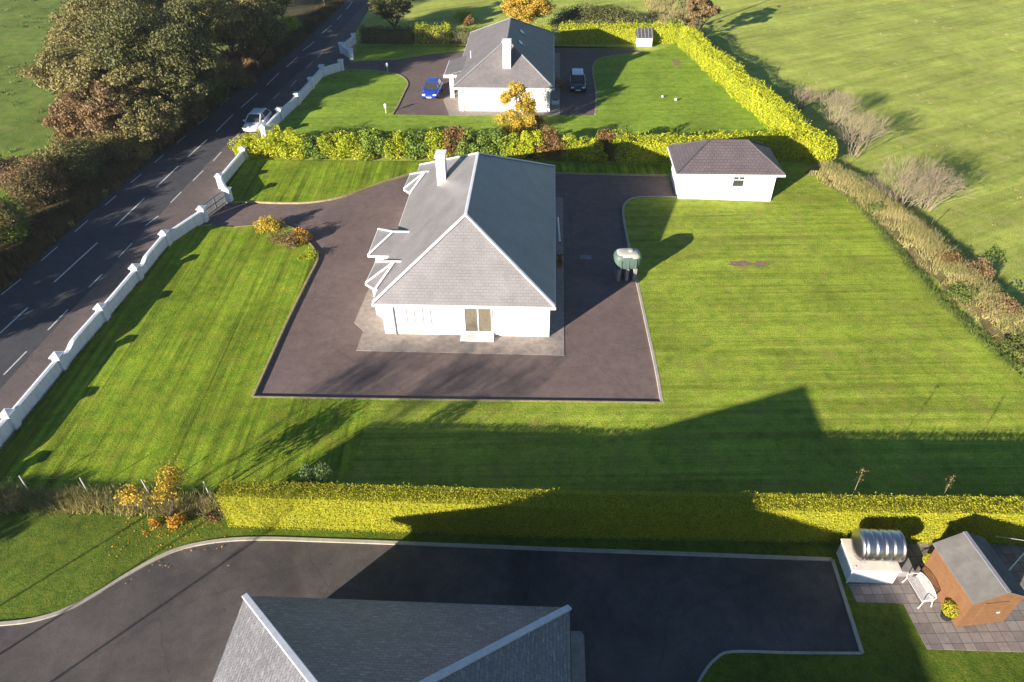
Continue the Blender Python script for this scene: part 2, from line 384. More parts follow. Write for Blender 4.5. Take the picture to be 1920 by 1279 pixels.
def hedge(path, width, height, mat, leaf=.1, dens=220, bumpy=.12, spikes=0, hvar=.1, name='hedge', label='', seed=1, cat='hedge', group=None, taper=.88, lscale=1.1):
    pts = np.array(path, float); seg = np.diff(pts, axis=0); L = np.hypot(*seg.T); cum = np.concatenate([[0], np.cumsum(L)]); T = cum[-1]
    root = empty(name, (float(pts[0][0]), float(pts[0][1]), 0)); off = np.array([*pts[0], 0.0])
    tag(root, label, cat, group)
    def at(t):
        i = np.clip(np.searchsorted(cum, t, side='right')-1, 0, len(seg)-1); f = (t-cum[i])/L[i]
        p = pts[i]+seg[i]*f[:, None]; d = seg[i]/L[i][:, None]; return p, np.stack([d[:, 1], -d[:, 0]], 1), d
    per = 2*height+width; n = int(T*per*dens)
    t = rng.uniform(0, T, n); u = rng.uniform(0, per, n)
    p, s, d = at(t)
    H = height*(1+hvar*lump(t, t*0, t*0, .5, seed))
    side = np.where(u < height, -1, np.where(u > height+width, 1, 0))
    zz = np.where(side == -1, u/height*H, np.where(side == 1, (u-height-width)/height*H, H))
    ww = np.where(side == 0, (u-height)-width/2, side*width/2)*(1-(1-taper)*zz/height)
    q = np.stack([p[:, 0]+s[:, 0]*ww, p[:, 1]+s[:, 1]*ww, zz], 1)
    nr = np.stack([s[:, 0]*side, s[:, 1]*side, (side == 0)*1.0], 1)
    lum = lump(q[:, 0], q[:, 1], q[:, 2], lscale, seed+5)
    q += nr*(bumpy*lum+rng.normal(size=n)*leaf*.5-.3*leaf)[:, None]
    # ends
    ne = int(width*height*dens)
    Q = [q]; NN = [nr]
    for e, sg in ((0, -1), (T, 1)):
        pe, se, de = at(np.full(ne, float(min(e, T-1e-4))))
        wv = rng.uniform(-.5, .5, ne)*width; zv = rng.uniform(0, 1, ne)*H.mean()
        Q.append(np.stack([pe[:, 0]+se[:, 0]*wv+de[:, 0]*sg*rng.normal(size=ne)*leaf, pe[:, 1]+se[:, 1]*wv+de[:, 1]*sg*rng.normal(size=ne)*leaf, zv], 1))
        NN.append(np.stack([de[:, 0]*sg, de[:, 1]*sg, de[:, 0]*0], 1))
    q = np.concatenate(Q); nr = np.concatenate(NN); q[:, 2] = np.maximum(q[:, 2], .03)
    V = leaf_quads(q-off, leaf, nr, .7)
    if spikes:
        m_ = int(T*spikes); t = rng.uniform(0, T, m_); p, s, d = at(t); wv = rng.uniform(-.5, .5, m_)*width*taper
        Hs = height*(1+hvar*lump(t, t*0, t*0, .5, seed))
        base = np.stack([p[:, 0]+s[:, 0]*wv, p[:, 1]+s[:, 1]*wv, Hs], 1)
        for _ in range(6):
            c = base-off; c = c+rng.normal(size=c.shape)*leaf*.35; c[:, 2] += rng.uniform(0, 1, m_)*leaf*3.2
            V = np.concatenate([V, leaf_quads(c, leaf*.9, None)])
    numesh('foliage', V, 4, mat, root)
    b = MB(); k = max(2, int(T/1.0)); tt = np.linspace(.15, T-.15, k); p, s, d = at(tt)
    Hc = height*(1+hvar*lump(tt, tt*0, tt*0, .5, seed))-bumpy-.12
    hw = width/2-bumpy-.06; vs = []; fs = []
    for i in range(k):
        for a, z in ((-1, 0), (-taper, 1), (taper, 1), (1, 0)):
            vs.append((p[i, 0]+s[i, 0]*hw*a-off[0], p[i, 1]+s[i, 1]*hw*a-off[1], Hc[i] if z else -.05))
    for i in range(k-1):
        for j in range(4): fs.append((i*4+j, i*4+(j+1) % 4, (i+1)*4+(j+1) % 4, (i+1)*4+j))
    fs += [(0, 1, 2, 3), ((k-1)*4+3, (k-1)*4+2, (k-1)*4+1, (k-1)*4)]
    b.add(vs, fs); b.build('branches', M['bark'] if mat not in (M['hedge_gold'], M['hedge_gold_far']) else M['goldcore'], root)
    return root
M['goldcore'] = plain('inner_sprays', (.22, .24, .02), .9, .05, var=.3, scale=6)

def bush_mesh(rx, ry, rz, mat, leaf=.12, n=2500, seed=3, lumpy=.25, clusters=26, stem=.15, zbase=0.0, name='bush', shell=.55):
    r = np.random.default_rng(seed)
    cc = r.normal(size=(clusters, 3)); cc /= np.linalg.norm(cc, axis=1, keepdims=True); cc[:, 2] = np.abs(cc[:, 2])*1.0-.15
    cc *= (shell+r.uniform(0, 1-shell, size=(clusters, 1))); cr_ = r.uniform(.22, .42, clusters)
    idx = r.integers(0, clusters, n); d = r.normal(size=(n, 3)); d /= np.linalg.norm(d, axis=1, keepdims=True)
    q = cc[idx]+d*(cr_[idx]*r.uniform(.55, 1.08, n)**.5)[:, None]
    q = q*np.array([rx, ry, rz])*.8; q[:, 2] += zbase+rz*.25; q[:, 2] = np.maximum(q[:, 2], .04)
    return q, d
def bush(px, py, rx, ry, rz, mat, label, cat='bush', leaf=.12, n=2500, seed=3, name='bush', group=None, stems=5, loc=None, zbase=0.0, clusters=26):
    loc = loc or P(px, py, 0)
    root = empty(name, loc, 0); tag(root, label, cat, group)
    q, d = bush_mesh(rx, ry, rz, mat, leaf, n, seed, zbase=zbase, clusters=clusters)
    numesh('foliage', leaf_quads(q, leaf, d, .8), 4, mat, root)
    b = MB(); r = random.Random(seed)
    for i in range(stems):
        a = r.uniform(0, 6.28); rr = r.uniform(.2, .7)
        b.tube([(0, 0, -.05), (math.cos(a)*rx*rr*.4, math.sin(a)*ry*rr*.4, (zbase+rz*.5)*.6), (math.cos(a)*rx*rr, math.sin(a)*ry*rr, zbase+rz*.7)], [max(.03, .04*rz), max(.02, .025*rz), .01], 5)
    b.build('stem', M['bark'], root)
    return root

def limbs(b, r, p, d, L, rad_, depth, ends, split=3, spread=.55, n=5, up=.12):
    q = p+d*L; mid = p+d*L*.5+Vector((r.uniform(-1, 1), r.uniform(-1, 1), r.uniform(-.4, .6)))*L*.07
    b.tube([p, mid, q], [rad_, rad_*.82, rad_*.65], n, cap=False)
    if depth == 0: ends.append(q); return
    for i in range(split):
        nd = (d+Vector((r.uniform(-1, 1), r.uniform(-1, 1), r.uniform(-.5, .8)))*spread+Vector((0, 0, up))).normalized()
        limbs(b, r, q if i else mid.lerp(q, .9), nd, L*r.uniform(.6, .85), rad_*.6, depth-1, ends, split, spread, max(3, n-1), up)
TREES = {}
def tree_proto(kind, H, R, mat, leaf, n, seed, trunk_h=.25, squash=1.0, sparse=.85):
    r = random.Random(seed); ng = np.random.default_rng(seed)
    b = MB(); ends = []
    th = H*max(.16, trunk_h)
    b.tube([(0, 0, -.1), (0.03*H*.3, 0, th*.5), (0, .02*H, th)], [H*.034, H*.026, H*.022], 8)
    for i in range(6):
        a = i*1.05+r.uniform(-.3, .3); d = Vector((math.cos(a)*.8, math.sin(a)*.8, r.uniform(.5, 1.3))).normalized()
        limbs(b, r, Vector((0, .02*H, th*r.uniform(.8, 1))), d, H*.24, H*.014, 2, ends)
    e = np.array([tuple(v) for v in ends])
    # crown lumps: limb ends + extra lumps on a lobed dome
    k = 70; cc = ng.normal(size=(k, 3)); cc /= np.linalg.norm(cc, axis=1, keepdims=True); cc[:, 2] = cc[:, 2]*.8+.15
    cc *= ng.uniform(.5, .86, size=(k, 1)); cen = cc*np.array([R, R, (H-th*.7)*.5*squash])+np.array([0, 0, th*.7+(H-th*.7)*.5])
    lr = ng.uniform(.13, .29, k)*R
    cen = np.concatenate([cen, e]); lr = np.concatenate([lr, ng.uniform(.1, .2, len(e))*R])
    idx = ng.choice(len(cen), n, p=lr**2/np.sum(lr**2)); d = ng.normal(size=(n, 3)); d /= np.linalg.norm(d, axis=1, keepdims=True)
    d[:, 2] = np.abs(d[:, 2])*.9+d[:, 2]*.1
    q = cen[idx]+d*(lr[idx]*ng.uniform(.35, 1.12, n))[:, None]*np.array([1, 1, .8])
    return b, q, d
def tree(loc, H, R, mat, label, leaf=.22, n=14000, seed=1, name='tree', cat='tree', group=None, trunk_h=.25, rz=0, squash=1.0, bark='bark'):
    root = empty(name, loc, rz); tag(root, label, cat, group)
    b, q, d = tree_proto(name, H, R, mat, leaf, n, seed, trunk_h, squash)
    b.build('trunk', M[bark], root)
    numesh('crown', leaf_quads(q, leaf, d, .9, .7), 4, mat, root)
    return root
def bare_bush(loc, H, R, label, seed=1, name='bare_bush', cat='bush', group=None, stems=9, depth=4, thin=.022):
    root = empty(name, loc); tag(root, label, cat, group); r = random.Random(seed); b = MB(); ends = []
    for i in range(stems):
        a = r.uniform(0, 6.28); p = Vector((math.cos(a)*R*.25*r.random(), math.sin(a)*R*.25*r.random(), -.05))
        d = Vector((math.cos(a)*r.uniform(.3, 1)*R/H, math.sin(a)*r.uniform(.3, 1)*R/H, 1)).normalized()
        limbs(b, r, p, d, H*.33, thin*1.3, depth, ends, 3, .75, 3, -.03)
    b.build('twigs', M['twig'], root); return root

def sheet(name, poly, z, mat, kind='structure', label=None):
    b = MB(); n = len(poly)
    a = sum(poly[i][0]*poly[(i+1) % n][1]-poly[(i+1) % n][0]*poly[i][1] for i in range(n))
    if a < 0: poly = poly[::-1]
    b.add([(*p[:2], z) for p in poly], [tuple(range(n))])
    o = b.build(name, mat); o['kind'] = kind
    return o
def slab(name, poly, z0, z1, mat):
    o = MB().prism([p[:2] for p in poly], z0, z1).build(name, mat); o['kind'] = 'structure'; return o
def spline(pts, k=6, closed=False):
    out_ = []; n = len(pts)
    for i in range(n-1):
        p0 = np.array(pts[max(i-1, 0)]); p1 = np.array(pts[i]); p2 = np.array(pts[i+1]); p3 = np.array(pts[min(i+2, n-1)])
        for j in range(k):
            t = j/k
            out_.append(tuple(.5*((2*p1)+(-p0+p2)*t+(2*p0-5*p1+4*p2-p3)*t*t+(-p0+3*p1-3*p2+p3)*t**3)))
    out_.append(tuple(pts[-1])); return out_
def strip(name, line, wd, z0, z1, mat, kind='structure'):
    """continuous kerb along a polyline (world xy)"""
    b = MB(); k = len(line); vs = []; fs = []
    for i in range(k):
        a = np.array(line[max(i-1, 0)][:2]); c = np.array(line[min(i+1, k-1)][:2]); d = c-a; d /= np.linalg.norm(d)+1e-9
        nn = np.array([-d[1], d[0]])*wd/2; p = np.array(line[i][:2])
        for s_, z in ((1, z0), (1, z1), (-1, z1), (-1, z0)): vs.append((*(p+nn*s_), z))
    for i in range(k-1):
        for j in range(4): fs.append((i*4+j, i*4+(j+1) % 4, (i+1)*4+(j+1) % 4, (i+1)*4+j))
    fs += [(3, 2, 1, 0), ((k-1)*4, (k-1)*4+1, (k-1)*4+2, (k-1)*4+3)]
    b.add(vs, fs); o = b.build(name, mat); o['kind'] = kind; return o
PX = lambda pts, z=0.0: [P2(a, b, z) for a, b in pts]

# ================================================================== GROUND
sheet('pasture_left', [(-600, -200), (-37.6, -200), (-37.6, 36), (-37.0, 50), (-36.3, 60), (-34.8, 75), (-32.6, 92), (-31.6, 118), (-26, 200), (-26, 900), (-600, 900)], -.012, M['field_l'])
sheet('pasture_right', [(-28, -200), (600, -200), (600, 900), (-26, 900), (-26, 200), (-28.2, 118), (-26, 95), (-28, 60)], -.008, M['field_r'])
sheet('road', [(-37.5, -200), (-31.15, -200), (-31.15, 34), (-30.9, 55), (-30.3, 73), (-29.2, 90), (-28.4, 118), (-24, 200), (-24, 400), (-28, 400), (-28.2, 200), (-31.9, 118), (-32.6, 91), (-34.8, 74), (-36.3, 59), (-36.9, 49), (-37.3, 36)], .002, M['road'])
sheet('road_shoulder', [(-31.155, -200), (-27.9, -200), (-27.9, 46), (-25.8, 47), (-25.8, 52), (-27.4, 54), (-27.2, 66), (-26.3, 73), (-24.4, 82.5), (-24.4, 89), (-26.3, 92), (-27.5, 118), (-28.41, 118), (-29.21, 90), (-30.31, 73), (-30.91, 55), (-31.16, 34)], .004, M['shoulder'])

# road markings
def dash(a, b, wd=.12, z=.010):
    a = np.array(P2(*a)); b = np.array(P2(*b)); d = b-a; d /= np.linalg.norm(d); n_ = np.array([-d[1], d[0]])*wd/2
    return [(*(a+n_), z), (*(b+n_), z), (*(b-n_), z), (*(a-n_), z)]
def dashes(name, ls, wd):
    b = MB()
    for a, c in ls: b.add(dash(a, c, wd), [(3, 2, 1, 0)])
    o = b.build(name, M['paint']); o['kind'] = 'structure'
dashes('road_marking', [((-90, 710), (-42, 664)), ((0, 625), (52, 577)), ((102, 529), (183, 455)), ((217, 423), (271, 372)), ((293, 351), (334, 312)), ((353, 294), (388, 262)), ((405, 247), (437, 215)), ((452, 202), (483, 175)), ((500, 160), (523, 137)), ((537, 126), (558, 107)), ((568, 95), (590, 78)), ((603, 63), (622, 47)), ((632, 37), (641, 28)), ((650, 17), (660, 4))], .13)
dashes('road_marking', [((7, 703), (50, 659)), ((90, 619), (127, 581)), ((167, 539), (192, 514)), ((222, 483), (248, 456)), ((273, 423), (297, 405)), ((320, 380), (340, 360)), ((362, 339), (381, 320)), ((400, 302), (415, 285)), ((437, 262), (450, 249)), ((466, 232), (478, 220)), ((512, 186), (524, 175)), ((545, 163), (556, 150)), ((575, 128), (586, 117)), ((596, 108), (605, 98))], .10)
dashes('road_marking', [((2, 553), (40, 523)), ((77, 489), (108, 463)), ((140, 435), (165, 413)), ((197, 385), (218, 367)), ((245, 343), (265, 327)), ((290, 305), (307, 290)), ((332, 268), (348, 255)), ((372, 233), (390, 218)), ((413, 198), (430, 183))], .09)

# driveway of the middle house
drv_n = [(412, 404), (430, 381), (470, 380), (520, 382), (580, 381), (640, 371), (700, 350), (745, 335), (800, 322), (900, 320), (1040, 326), (1255, 331)]
drv_e = [(1268, 372), (1215, 371), (1186, 374), (1172, 384), (1168, 400), (1176, 450), (1192, 520), (1215, 625), (1230, 695), (1241, 758)]
drv_s = [(1241, 758), (1000, 755), (700, 751), (474, 747)]
drv_w = [(474, 747), (500, 690), (535, 612), (575, 530), (596, 487), (590, 470), (572, 450), (545, 428), (500, 424), (440, 428), (392, 428)]
n_edge = spline(PX(drv_n[1:])); e_edge = spline(PX(drv_e)); w_edge = spline(PX(drv_w[1:-1]))
w_edge = [P2(474, 747)]+w_edge
drive_poly = PX([(395, 428), (404, 398), (420, 381)])+n_edge+e_edge+[P2(474, 747)]+w_edge[1:]
sheet('driveway', drive_poly, .008, M['drive'])
HAZE = .0003
LZ = .13
# lawns as low slabs
lawn_front = [(-28.15, 5), (-28.15, 20.2)]+[(-28.15, 43.6)]+PX([(392, 430)])+w_edge[::-1]+PX([(700, 751), (1000, 755), (1241, 758)])+[(6.6, 20.3), (-28.15, 20.3)][:1]
slab('lawn', [(-28.1, 20.3), (-28.1, 43.4), (-27.3, 46.2)]+w_edge[::-1]+[P2(700, 751), P2(700, 756)][:1]+[(P2(700, 751)[0], 20.3)], -.02, LZ, M['lawn_front'])
xs = P2(700, 751)[0]
slab('lawn', [(xs, 20.3), P2(700, 751), P2(1000, 755)]+e_edge[::-1]+PX([(1272, 374), (1447, 383.5), (1458, 340), (1540, 318), (1560, 330)])+[(25.2, 50), (26.2, 38.5), (27.6, 30.5), (28.9, 20.3)], -.02, LZ, M['lawn_side'])
slab('lawn', [(-26.1, 50.9), (-27.5, 53.2), (-27.5, 58.2), (12.5, 58.2)]+n_edge[::-1], -.02, LZ, M['lawn_front'])
strip('kerb', n_edge, .14, 0, LZ+.015, M['kerb_tan'])
strip('kerb', e_edge, .16, 0, LZ+.012, M['kerb'])
strip('kerb', PX(drv_s), .12, 0, LZ+.012, M['kerb_tan'])
strip('kerb', w_edge, .12, 0, LZ+.014, M['kerb_tan'])
slab('lawn', [(12.5, 58.2), (23.5, 58.4), P2(1545, 322), P2(1458, 340), (18.5, 56.2), (11.2, 56.4), P2(1255, 331)], -.02, LZ-.006, M['lawn_side'])
# apron round the house
ap = PX([(668, 658), (1058, 667)])
slab('path', [ap[0], ap[1], (1.55, 51.8), (.45, 51.8), (.45, 52.6), (-10.3, 52.6), (-10.6, 47.3), (-10.2, 42), (-11.9, 41.9), (-11.9, 38), P2(664, 606), P2(681, 621)], 0, .035, M['concrete'])
# drain cover on the driveway
# near yard
k_up = spline(PX([(-220, 1190), (-100, 1180), (0, 1171), (60, 1164), (120, 1146), (180, 1115), (240, 1078), (300, 1045), (350, 1026), (420, 1014), (500, 1011), (600, 1014), (740, 1019), (1050, 1031), (1300, 1040), (1560, 1050)]), 5)
k_r = PX([(1560, 1050), (1616, 1226)])
k_low = spline(PX([(1616, 1226), (1480, 1225), (1372, 1223), (1340, 1238), (1320, 1262), (1306, 1290), (1296, 1330)]), 5)
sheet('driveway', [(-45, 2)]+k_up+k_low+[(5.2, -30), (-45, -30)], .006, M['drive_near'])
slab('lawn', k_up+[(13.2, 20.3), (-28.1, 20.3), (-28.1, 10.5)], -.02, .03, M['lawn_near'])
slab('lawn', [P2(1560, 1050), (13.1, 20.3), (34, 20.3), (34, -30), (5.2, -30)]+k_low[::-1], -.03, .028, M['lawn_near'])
strip('kerb', k_up, .17, 0, .075, M['kerb']); strip('kerb', k_r, .15, 0, .075, M['kerb']); strip('kerb', k_low, .10, 0, .07, M['kerb'])
slab('path', [P2(1070, 1186), P2(1088, 1186), P2(1095, 1194), (2.0, -18), (.9, -18), (.9, P2(1070, 1186)[1])], 0, .12, M['concrete'])
slab('patio', PX([(1588, 1096), (1606, 1130), (1693, 1133), (1738, 1218), (2050, 1228), (2040, 1040), (1700, 1000), (1660, 1040), (1668, 1094)]), 0, .045, M['paving'])

# far plot driveway and lawns
fd_w = spline(PX([(648, 131), (700, 133), (745, 140), (764, 155), (757, 175), (745, 200), (735, 216)]))
fd_e = spline(PX([(1116, 216), (1118, 180), (1112, 140), (1112, 125), (1122, 112), (1150, 105), (1190, 100), (1218, 98)]))
sheet('driveway', PX([(648, 131)])+fd_w[1:]+PX([(860, 218), (1116, 217)])+fd_e[1:]+PX([(1180, 92), (1040, 90), (880, 94), (800, 103), (740, 112), (655, 116)]), .008, M['drive_far'])
slab('lawn', fd_w+PX([(860, 218), (1116, 217)])+fd_e[1:]+[(15.5, 93.2), P2(1270, 80), (24.5, 61.0), (-27.2, 61.0), (-27.2, 66), (-26.5, 72), (-26.3, 81)], -.02, .06, M['lawn_far'])
slab('lawn', PX([(660, 112), (740, 110), (800, 101), (880, 92), (1040, 87), (1200, 91)])+[(15, 93.3), (-24.8, 93.3), (-24.5, 88.5)], -.02, .05, M['lawn_far'])
strip('kerb', fd_w, .16, 0, .075, M['kerb_tan']); strip('kerb', fd_e, .2, 0, .075, M['kerb_tan'])
slab('path', [P2(843, 217), P2(1050, 218), (1.6, 90.5), (-10, 90.5), (-10, 78), (-11.2, 74), ], 0, .03, M['concrete'])
# rough strips
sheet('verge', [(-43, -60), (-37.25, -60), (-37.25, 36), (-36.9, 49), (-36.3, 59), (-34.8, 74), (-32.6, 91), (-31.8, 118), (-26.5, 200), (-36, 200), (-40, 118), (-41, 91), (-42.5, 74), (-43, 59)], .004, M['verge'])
def mound(name, path, wd, h, mat, seed=2, zb=-.03):
    pts = spline(path, 14); k = len(pts); b = MB(); vs = []; fs = []; m_ = 9
    for i in range(k):
        a = np.array(pts[max(i-1, 0)]); c = np.array(pts[min(i+1, k-1)]); d = (c-a)/(np.linalg.norm(c-a)+1e-9); nn = np.array([d[1], -d[0]])
        for j in range(m_):
            u = j/(m_-1)*2-1; p = np.array(pts[i])+nn*u*wd/2*(1+.12*math.sin(i*.6+seed))
            z = h*(1-u*u)**.8*(.8+.25*math.sin(i*.45+seed)+.2*math.sin(i*1.1+j*1.7))+zb
            vs.append((p[0], p[1], z if 0 < j < m_-1 else zb))
    for i in range(k-1):
        for j in range(m_-1): fs.append((i*m_+j, i*m_+j+1, (i+1)*m_+j+1, (i+1)*m_+j))
    b.add(vs, fs); o = b.build(name, mat, smooth=True); o['kind'] = 'structure'; return pts
bank_path = [(24.2, 57.5), (26.2, 53.0), (27.5, 48.0), (28.4, 42.5), (29.3, 37.0), (30.2, 32.0), (31.3, 24.0), (32.4, 14)]
mound('bank', bank_path, 3.8, .55, M['rough'])
def tufts(name, path, wd, n, h, mats, label_, seed=1, zfun=0.0, lean=.4, bw=.05, hbank=0.0):
    pts = np.array(spline(path, 10)); seg = np.diff(pts, axis=0); L = np.hypot(*seg.T); cum = np.concatenate([[0], np.cumsum(L)])
    k = n//14; t = rng.uniform(0, cum[-1], k); i = np.clip(np.searchsorted(cum, t)-1, 0, len(seg)-1)
    u = np.clip(rng.normal(size=k)*.42, -1, 1)
    d = seg[i]/L[i][:, None]; c = pts[i]+seg[i]*((t-cum[i])/L[i])[:, None]+np.stack([d[:, 1], -d[:, 0]], 1)*(u*wd/2)[:, None]
    z = hbank*(1-u*u)*.85
    c = np.repeat(np.column_stack([c, z]), 14, 0)+rng.normal(size=(k*14, 3))*np.array([.13, .13, 0])
    o = numesh(name, blades(c, h, bw, lean), 3, mats)
    tag(o, label_, None, None, 'stuff'); return o
tufts('dry_grass', bank_path, 3.4, 60000, .42, M['straw'], 'dry straw coloured grass covering the bank right of the mown lawn', hbank=.55, bw=.05)
tufts('rough_grass', [(-38.6, 10), (-38.6, 36), (-38.4, 49), (-37.9, 59), (-36.6, 74), (-34.6, 91), (-33.6, 118)], 3.0, 52000, .6, M['straw_dark'], 'brown rough grass on the verge left of the road', bw=.07)
tufts('dry_grass', [(-28, 19.9), (-22, 19.9), (-14.6, 19.8)], 1.3, 15000, .5, M['straw'], 'tan dry grass along the wire fence left of the clipped hedge', bw=.035)
tufts('dry_grass', [(25.6, 62), (23.6, 72), (21.6, 84), (20.0, 100), (19, 125)], 2.0, 9000, .5, M['straw'], 'pale dry grass strip behind the diagonal golden hedge', bw=.08)
tufts('dry_grass', [(17.5, 98), (16.6, 112), (16, 130)], 4.5, 12000, .6, M['straw'], 'tan overgrown track beyond the far corner of the farther garden', bw=.09)

# worn patches, drain cover
def patch(name, px, py, a, b_, z, mat, seed=1, n=18):
    r = random.Random(seed); c = P2(px, py); po = []
    for i in range(n):
        t = 6.283*i/n; k = r.uniform(.65, 1.15); po.append((c[0]+a*math.cos(t)*k, c[1]+b_*math.sin(t)*k))
    return sheet(name, po, z, mat)
patch('bare_ground', 1388, 497, .95, .45, LZ+.006, M['soil'], 3); patch('bare_ground', 1424, 499, .75, .38, LZ+.007, M['soil'], 5)
patch('bare_ground', 1268, 118, .5, 1.5, .068, M['soil'], 6)
tufts('rough_grass', [P2(1352, 492), P2(1400, 500), P2(1446, 502)], 1.3, 900, .16, M['straw_dark'], 'brown worn tuft patch in the middle of the big right lawn', bw=.05)
o = MB().box(-.42, .42, -.3, .3, 0, .03).build('drain_cover', M['block']); o.location = (*P2(1098, 483), .008)
tag(o, 'grey rectangular drain cover set in the shaded tarmac beside the slate roofed house', 'drain cover')

# ================================================================== HOUSES
def hip_roof(x0, x1, y0, y1, ze, zr, ya, yb, xr=None):
    xr = (x0+x1)/2 if xr is None else xr
    b = MB(); t = .12
    v = [(x0, y0, ze), (x1, y0, ze), (x1, y1, ze), (x0, y1, ze), (xr, ya, zr), (xr, yb, zr), (x0, y0, ze-t), (x1, y0, ze-t), (x1, y1, ze-t), (x0, y1, ze-t)]
    b.add(v, [(0, 1, 4), (1, 2, 5, 4), (2, 3, 5), (3, 0, 4, 5), (0, 6, 7, 1), (1, 7, 8, 2), (2, 8, 9, 3), (3, 9, 6, 0), (6, 9, 8, 7)])
    return b, xr
def caps(root, pairs, mat, r=.13, lift=.03):
    for a, c in pairs:
        a = (a[0], a[1], a[2]+lift); c = (c[0], c[1], c[2]+lift)
        MB().beam(a, c, r*2, r*.9).build('ridge_cap', mat, root, bevel=.03)
def fascia(root, x0, x1, y0, y1, z1, h=.2, t=.05, mat=None):
    b = MB()
    b.box(x0-t, x1+t, y0-t, y0, z1-h, z1-.02); b.box(x0-t, x1+t, y1, y1+t, z1-h, z1-.02)
    b.box(x0-t, x0, y0, y1, z1-h, z1-.02); b.box(x1, x1+t, y0, y1, z1-h, z1-.02)
    return b.build('gutter', mat or M['upvc'], root)
def window(root, face, c, wd, z0, z1, pane=None, bars=1, name='window', trans=0, depth=.06, label=None):
    """face 'S' (plane y=c[1]) or 'W'/'E' (plane x=c[0]); wd along the wall"""
    def bx(b, u0, u1, za, zb, d0, d1):
        if face == 'S': b.box(c[0]+u0, c[0]+u1, c[1]-d1, c[1]-d0, za, zb)
        elif face == 'N': b.box(c[0]+u0, c[0]+u1, c[1]+d0, c[1]+d1, za, zb)
        elif face == 'W': b.box(c[0]-d1, c[0]-d0, c[1]+u0, c[1]+u1, za, zb)
        else: b.box(c[0]+d0, c[0]+d1, c[1]+u0, c[1]+u1, za, zb)
    h = wd/2; f = MB(); t = .07
    bx(f, -h, h, z0, z0+t, .003, depth); bx(f, -h, h, z1-t, z1, .003, depth)
    bx(f, -h, -h+t, z0+t, z1-t, .003, depth); bx(f, h-t, h, z0+t, z1-t, .003, depth)
    for i in range(bars):
        u = -h+wd*(i+1)/(bars+1); bx(f, u-t/2, u+t/2, z0+t, z1-t, .003, depth)
    fr = f.build(name, M['upvc'], root)
    if label: fr['label'] = label
    p = MB(); bx(p, -h+t*.9, h-t*.9, z0+t*.9, z1-t*.9, .001, .025); p.build('pane', pane or M['glass'], fr)
    s = MB(); bx(s, -h-.06, h+.06, z0-.07, z0-.003, .002, depth+.08); s.build('sill', M['upvc'], fr)
    return fr
def chimney(root, x, y, wx, wy, z0, z1, mat, pots=2, potmat=None):
    b = MB(); b.box(x-wx/2, x+wx/2, y-wy/2, y+wy/2, z0, z1-.18); b.box(x-wx/2-.06, x+wx/2+.06, y-wy/2-.06, y+wy/2+.06, z1-.18, z1)
    ch = b.build('chimney', mat, root)
    for i in range(pots):
        q = MB(); q.lathe([(.11, 0), (.13, .05), (.09, .12), (.09, .28), (.12, .32)], (x, y+(i-(pots-1)/2)*.4, z1), 10); q.build('chimney_pot', potmat or M['pot'], root)
    return ch

# --- middle house
H2 = empty('bungalow', (-4.65, 42.6, 0)); tag(H2, 'white bungalow with brown slate hip roof and white ridge caps, in the middle', 'house')
class Loc:   # children are modelled in world metres; keep them there
    pass
def setloc(root):
    inv = Matrix.Translation(root.location).inverted() if root.rotation_euler.z == 0 else None
    for ch in root.children: ch.matrix_parent_inverse = Matrix.Translation(-Vector(root.location))
x0, x1, y0, y1 = -10.2, .78, 33.05, 52.2; xr = -4.68; ya, yb, zr = 36.55, 45.3, 6.75
wb = MB().box(-9.8, .48, 33.38, 51.85, 0, 2.5)
wb.prism([(-11.2, 38.6), (-11.2, 41.5), (-9.79, 41.5), (-9.79, 38.6)], 0, 2.52)
wb.prism([(-10.75, 35.35), (-10.15, 34.85), (-9.79, 34.85), (-9.79, 37.75), (-10.15, 37.75), (-10.72, 37.35)], 0, 2.52)
wb.prism([(-10.5, 48.15), (-10.0, 47.55), (-9.79, 47.55), (-9.79, 50.6), (-10.0, 50.6), (-10.45, 50.15)], 0, 2.52)
wb.build('wall', M['white'], H2)
b, _ = hip_roof(x0, x1, y0, y1, 2.62, zr, ya, yb, xr)
rf = b.build('roof', M['slate'], H2)
caps(H2, [((x0, y0, 2.62), (xr, ya, zr)), ((x1, y0, 2.62), (xr, ya, zr)), ((x1, y1, 2.62), (xr, yb, zr)), ((x0, y1, 2.62), (xr, yb, zr)), ((xr, ya, zr), (xr, yb, zr))], M['cap'], .10)
fascia(H2, x0, x1, y0, y1, 2.60)
def mainz(x): return 2.62+(x-x0)*(zr-2.62)/(xr-x0)
def bay(cs, ap_, zr_, cant=False, nm='bay_roof'):
    """cs: eave corners from the north round the west to the south; ridge runs east into the main slope"""
    xe = x0+(zr_-2.62)/((zr-2.62)/(xr-x0)); b = MB(); n = len(cs)
    R0 = (ap_[0], ap_[1], zr_); R1 = (xe+.25, ap_[1], zr_)
    vs = [(x, y, 2.64) for x, y in cs]+[R0, R1]+[(x, y, 2.50) for x, y in cs]
    # inner eave ends lie in the main slope
    fs = [(i+1, i, n)[::-1] for i in range(n-1)]
    fs += [(0, n+1, n)[::-1], (n-1, n, n+1)[::-1]]
    fs += [(i, i+1, n+2+i+1, n+2+i) for i in range(n-1)]
    b.add(vs, fs); o = b.build(nm, M['slate'], H2); fix_normals(o)
    prs = [(R0, R1)]
    for i in range(1, n-1): prs.append(((cs[i][0], cs[i][1], 2.64), R0))
    caps(H2, prs, M['cap'], .085)
    g_ = MB()
    for i in range(n-1): g_.beam((*cs[i], 2.57), (*cs[i+1], 2.57), .09, .13)
    g_.build('gutter', M['upvc'], H2)
bay([(-10.1, 41.8), (-11.58, 41.8), (-11.58, 38.35), (-10.1, 38.35)], (-10.1, 40.05), 3.46)
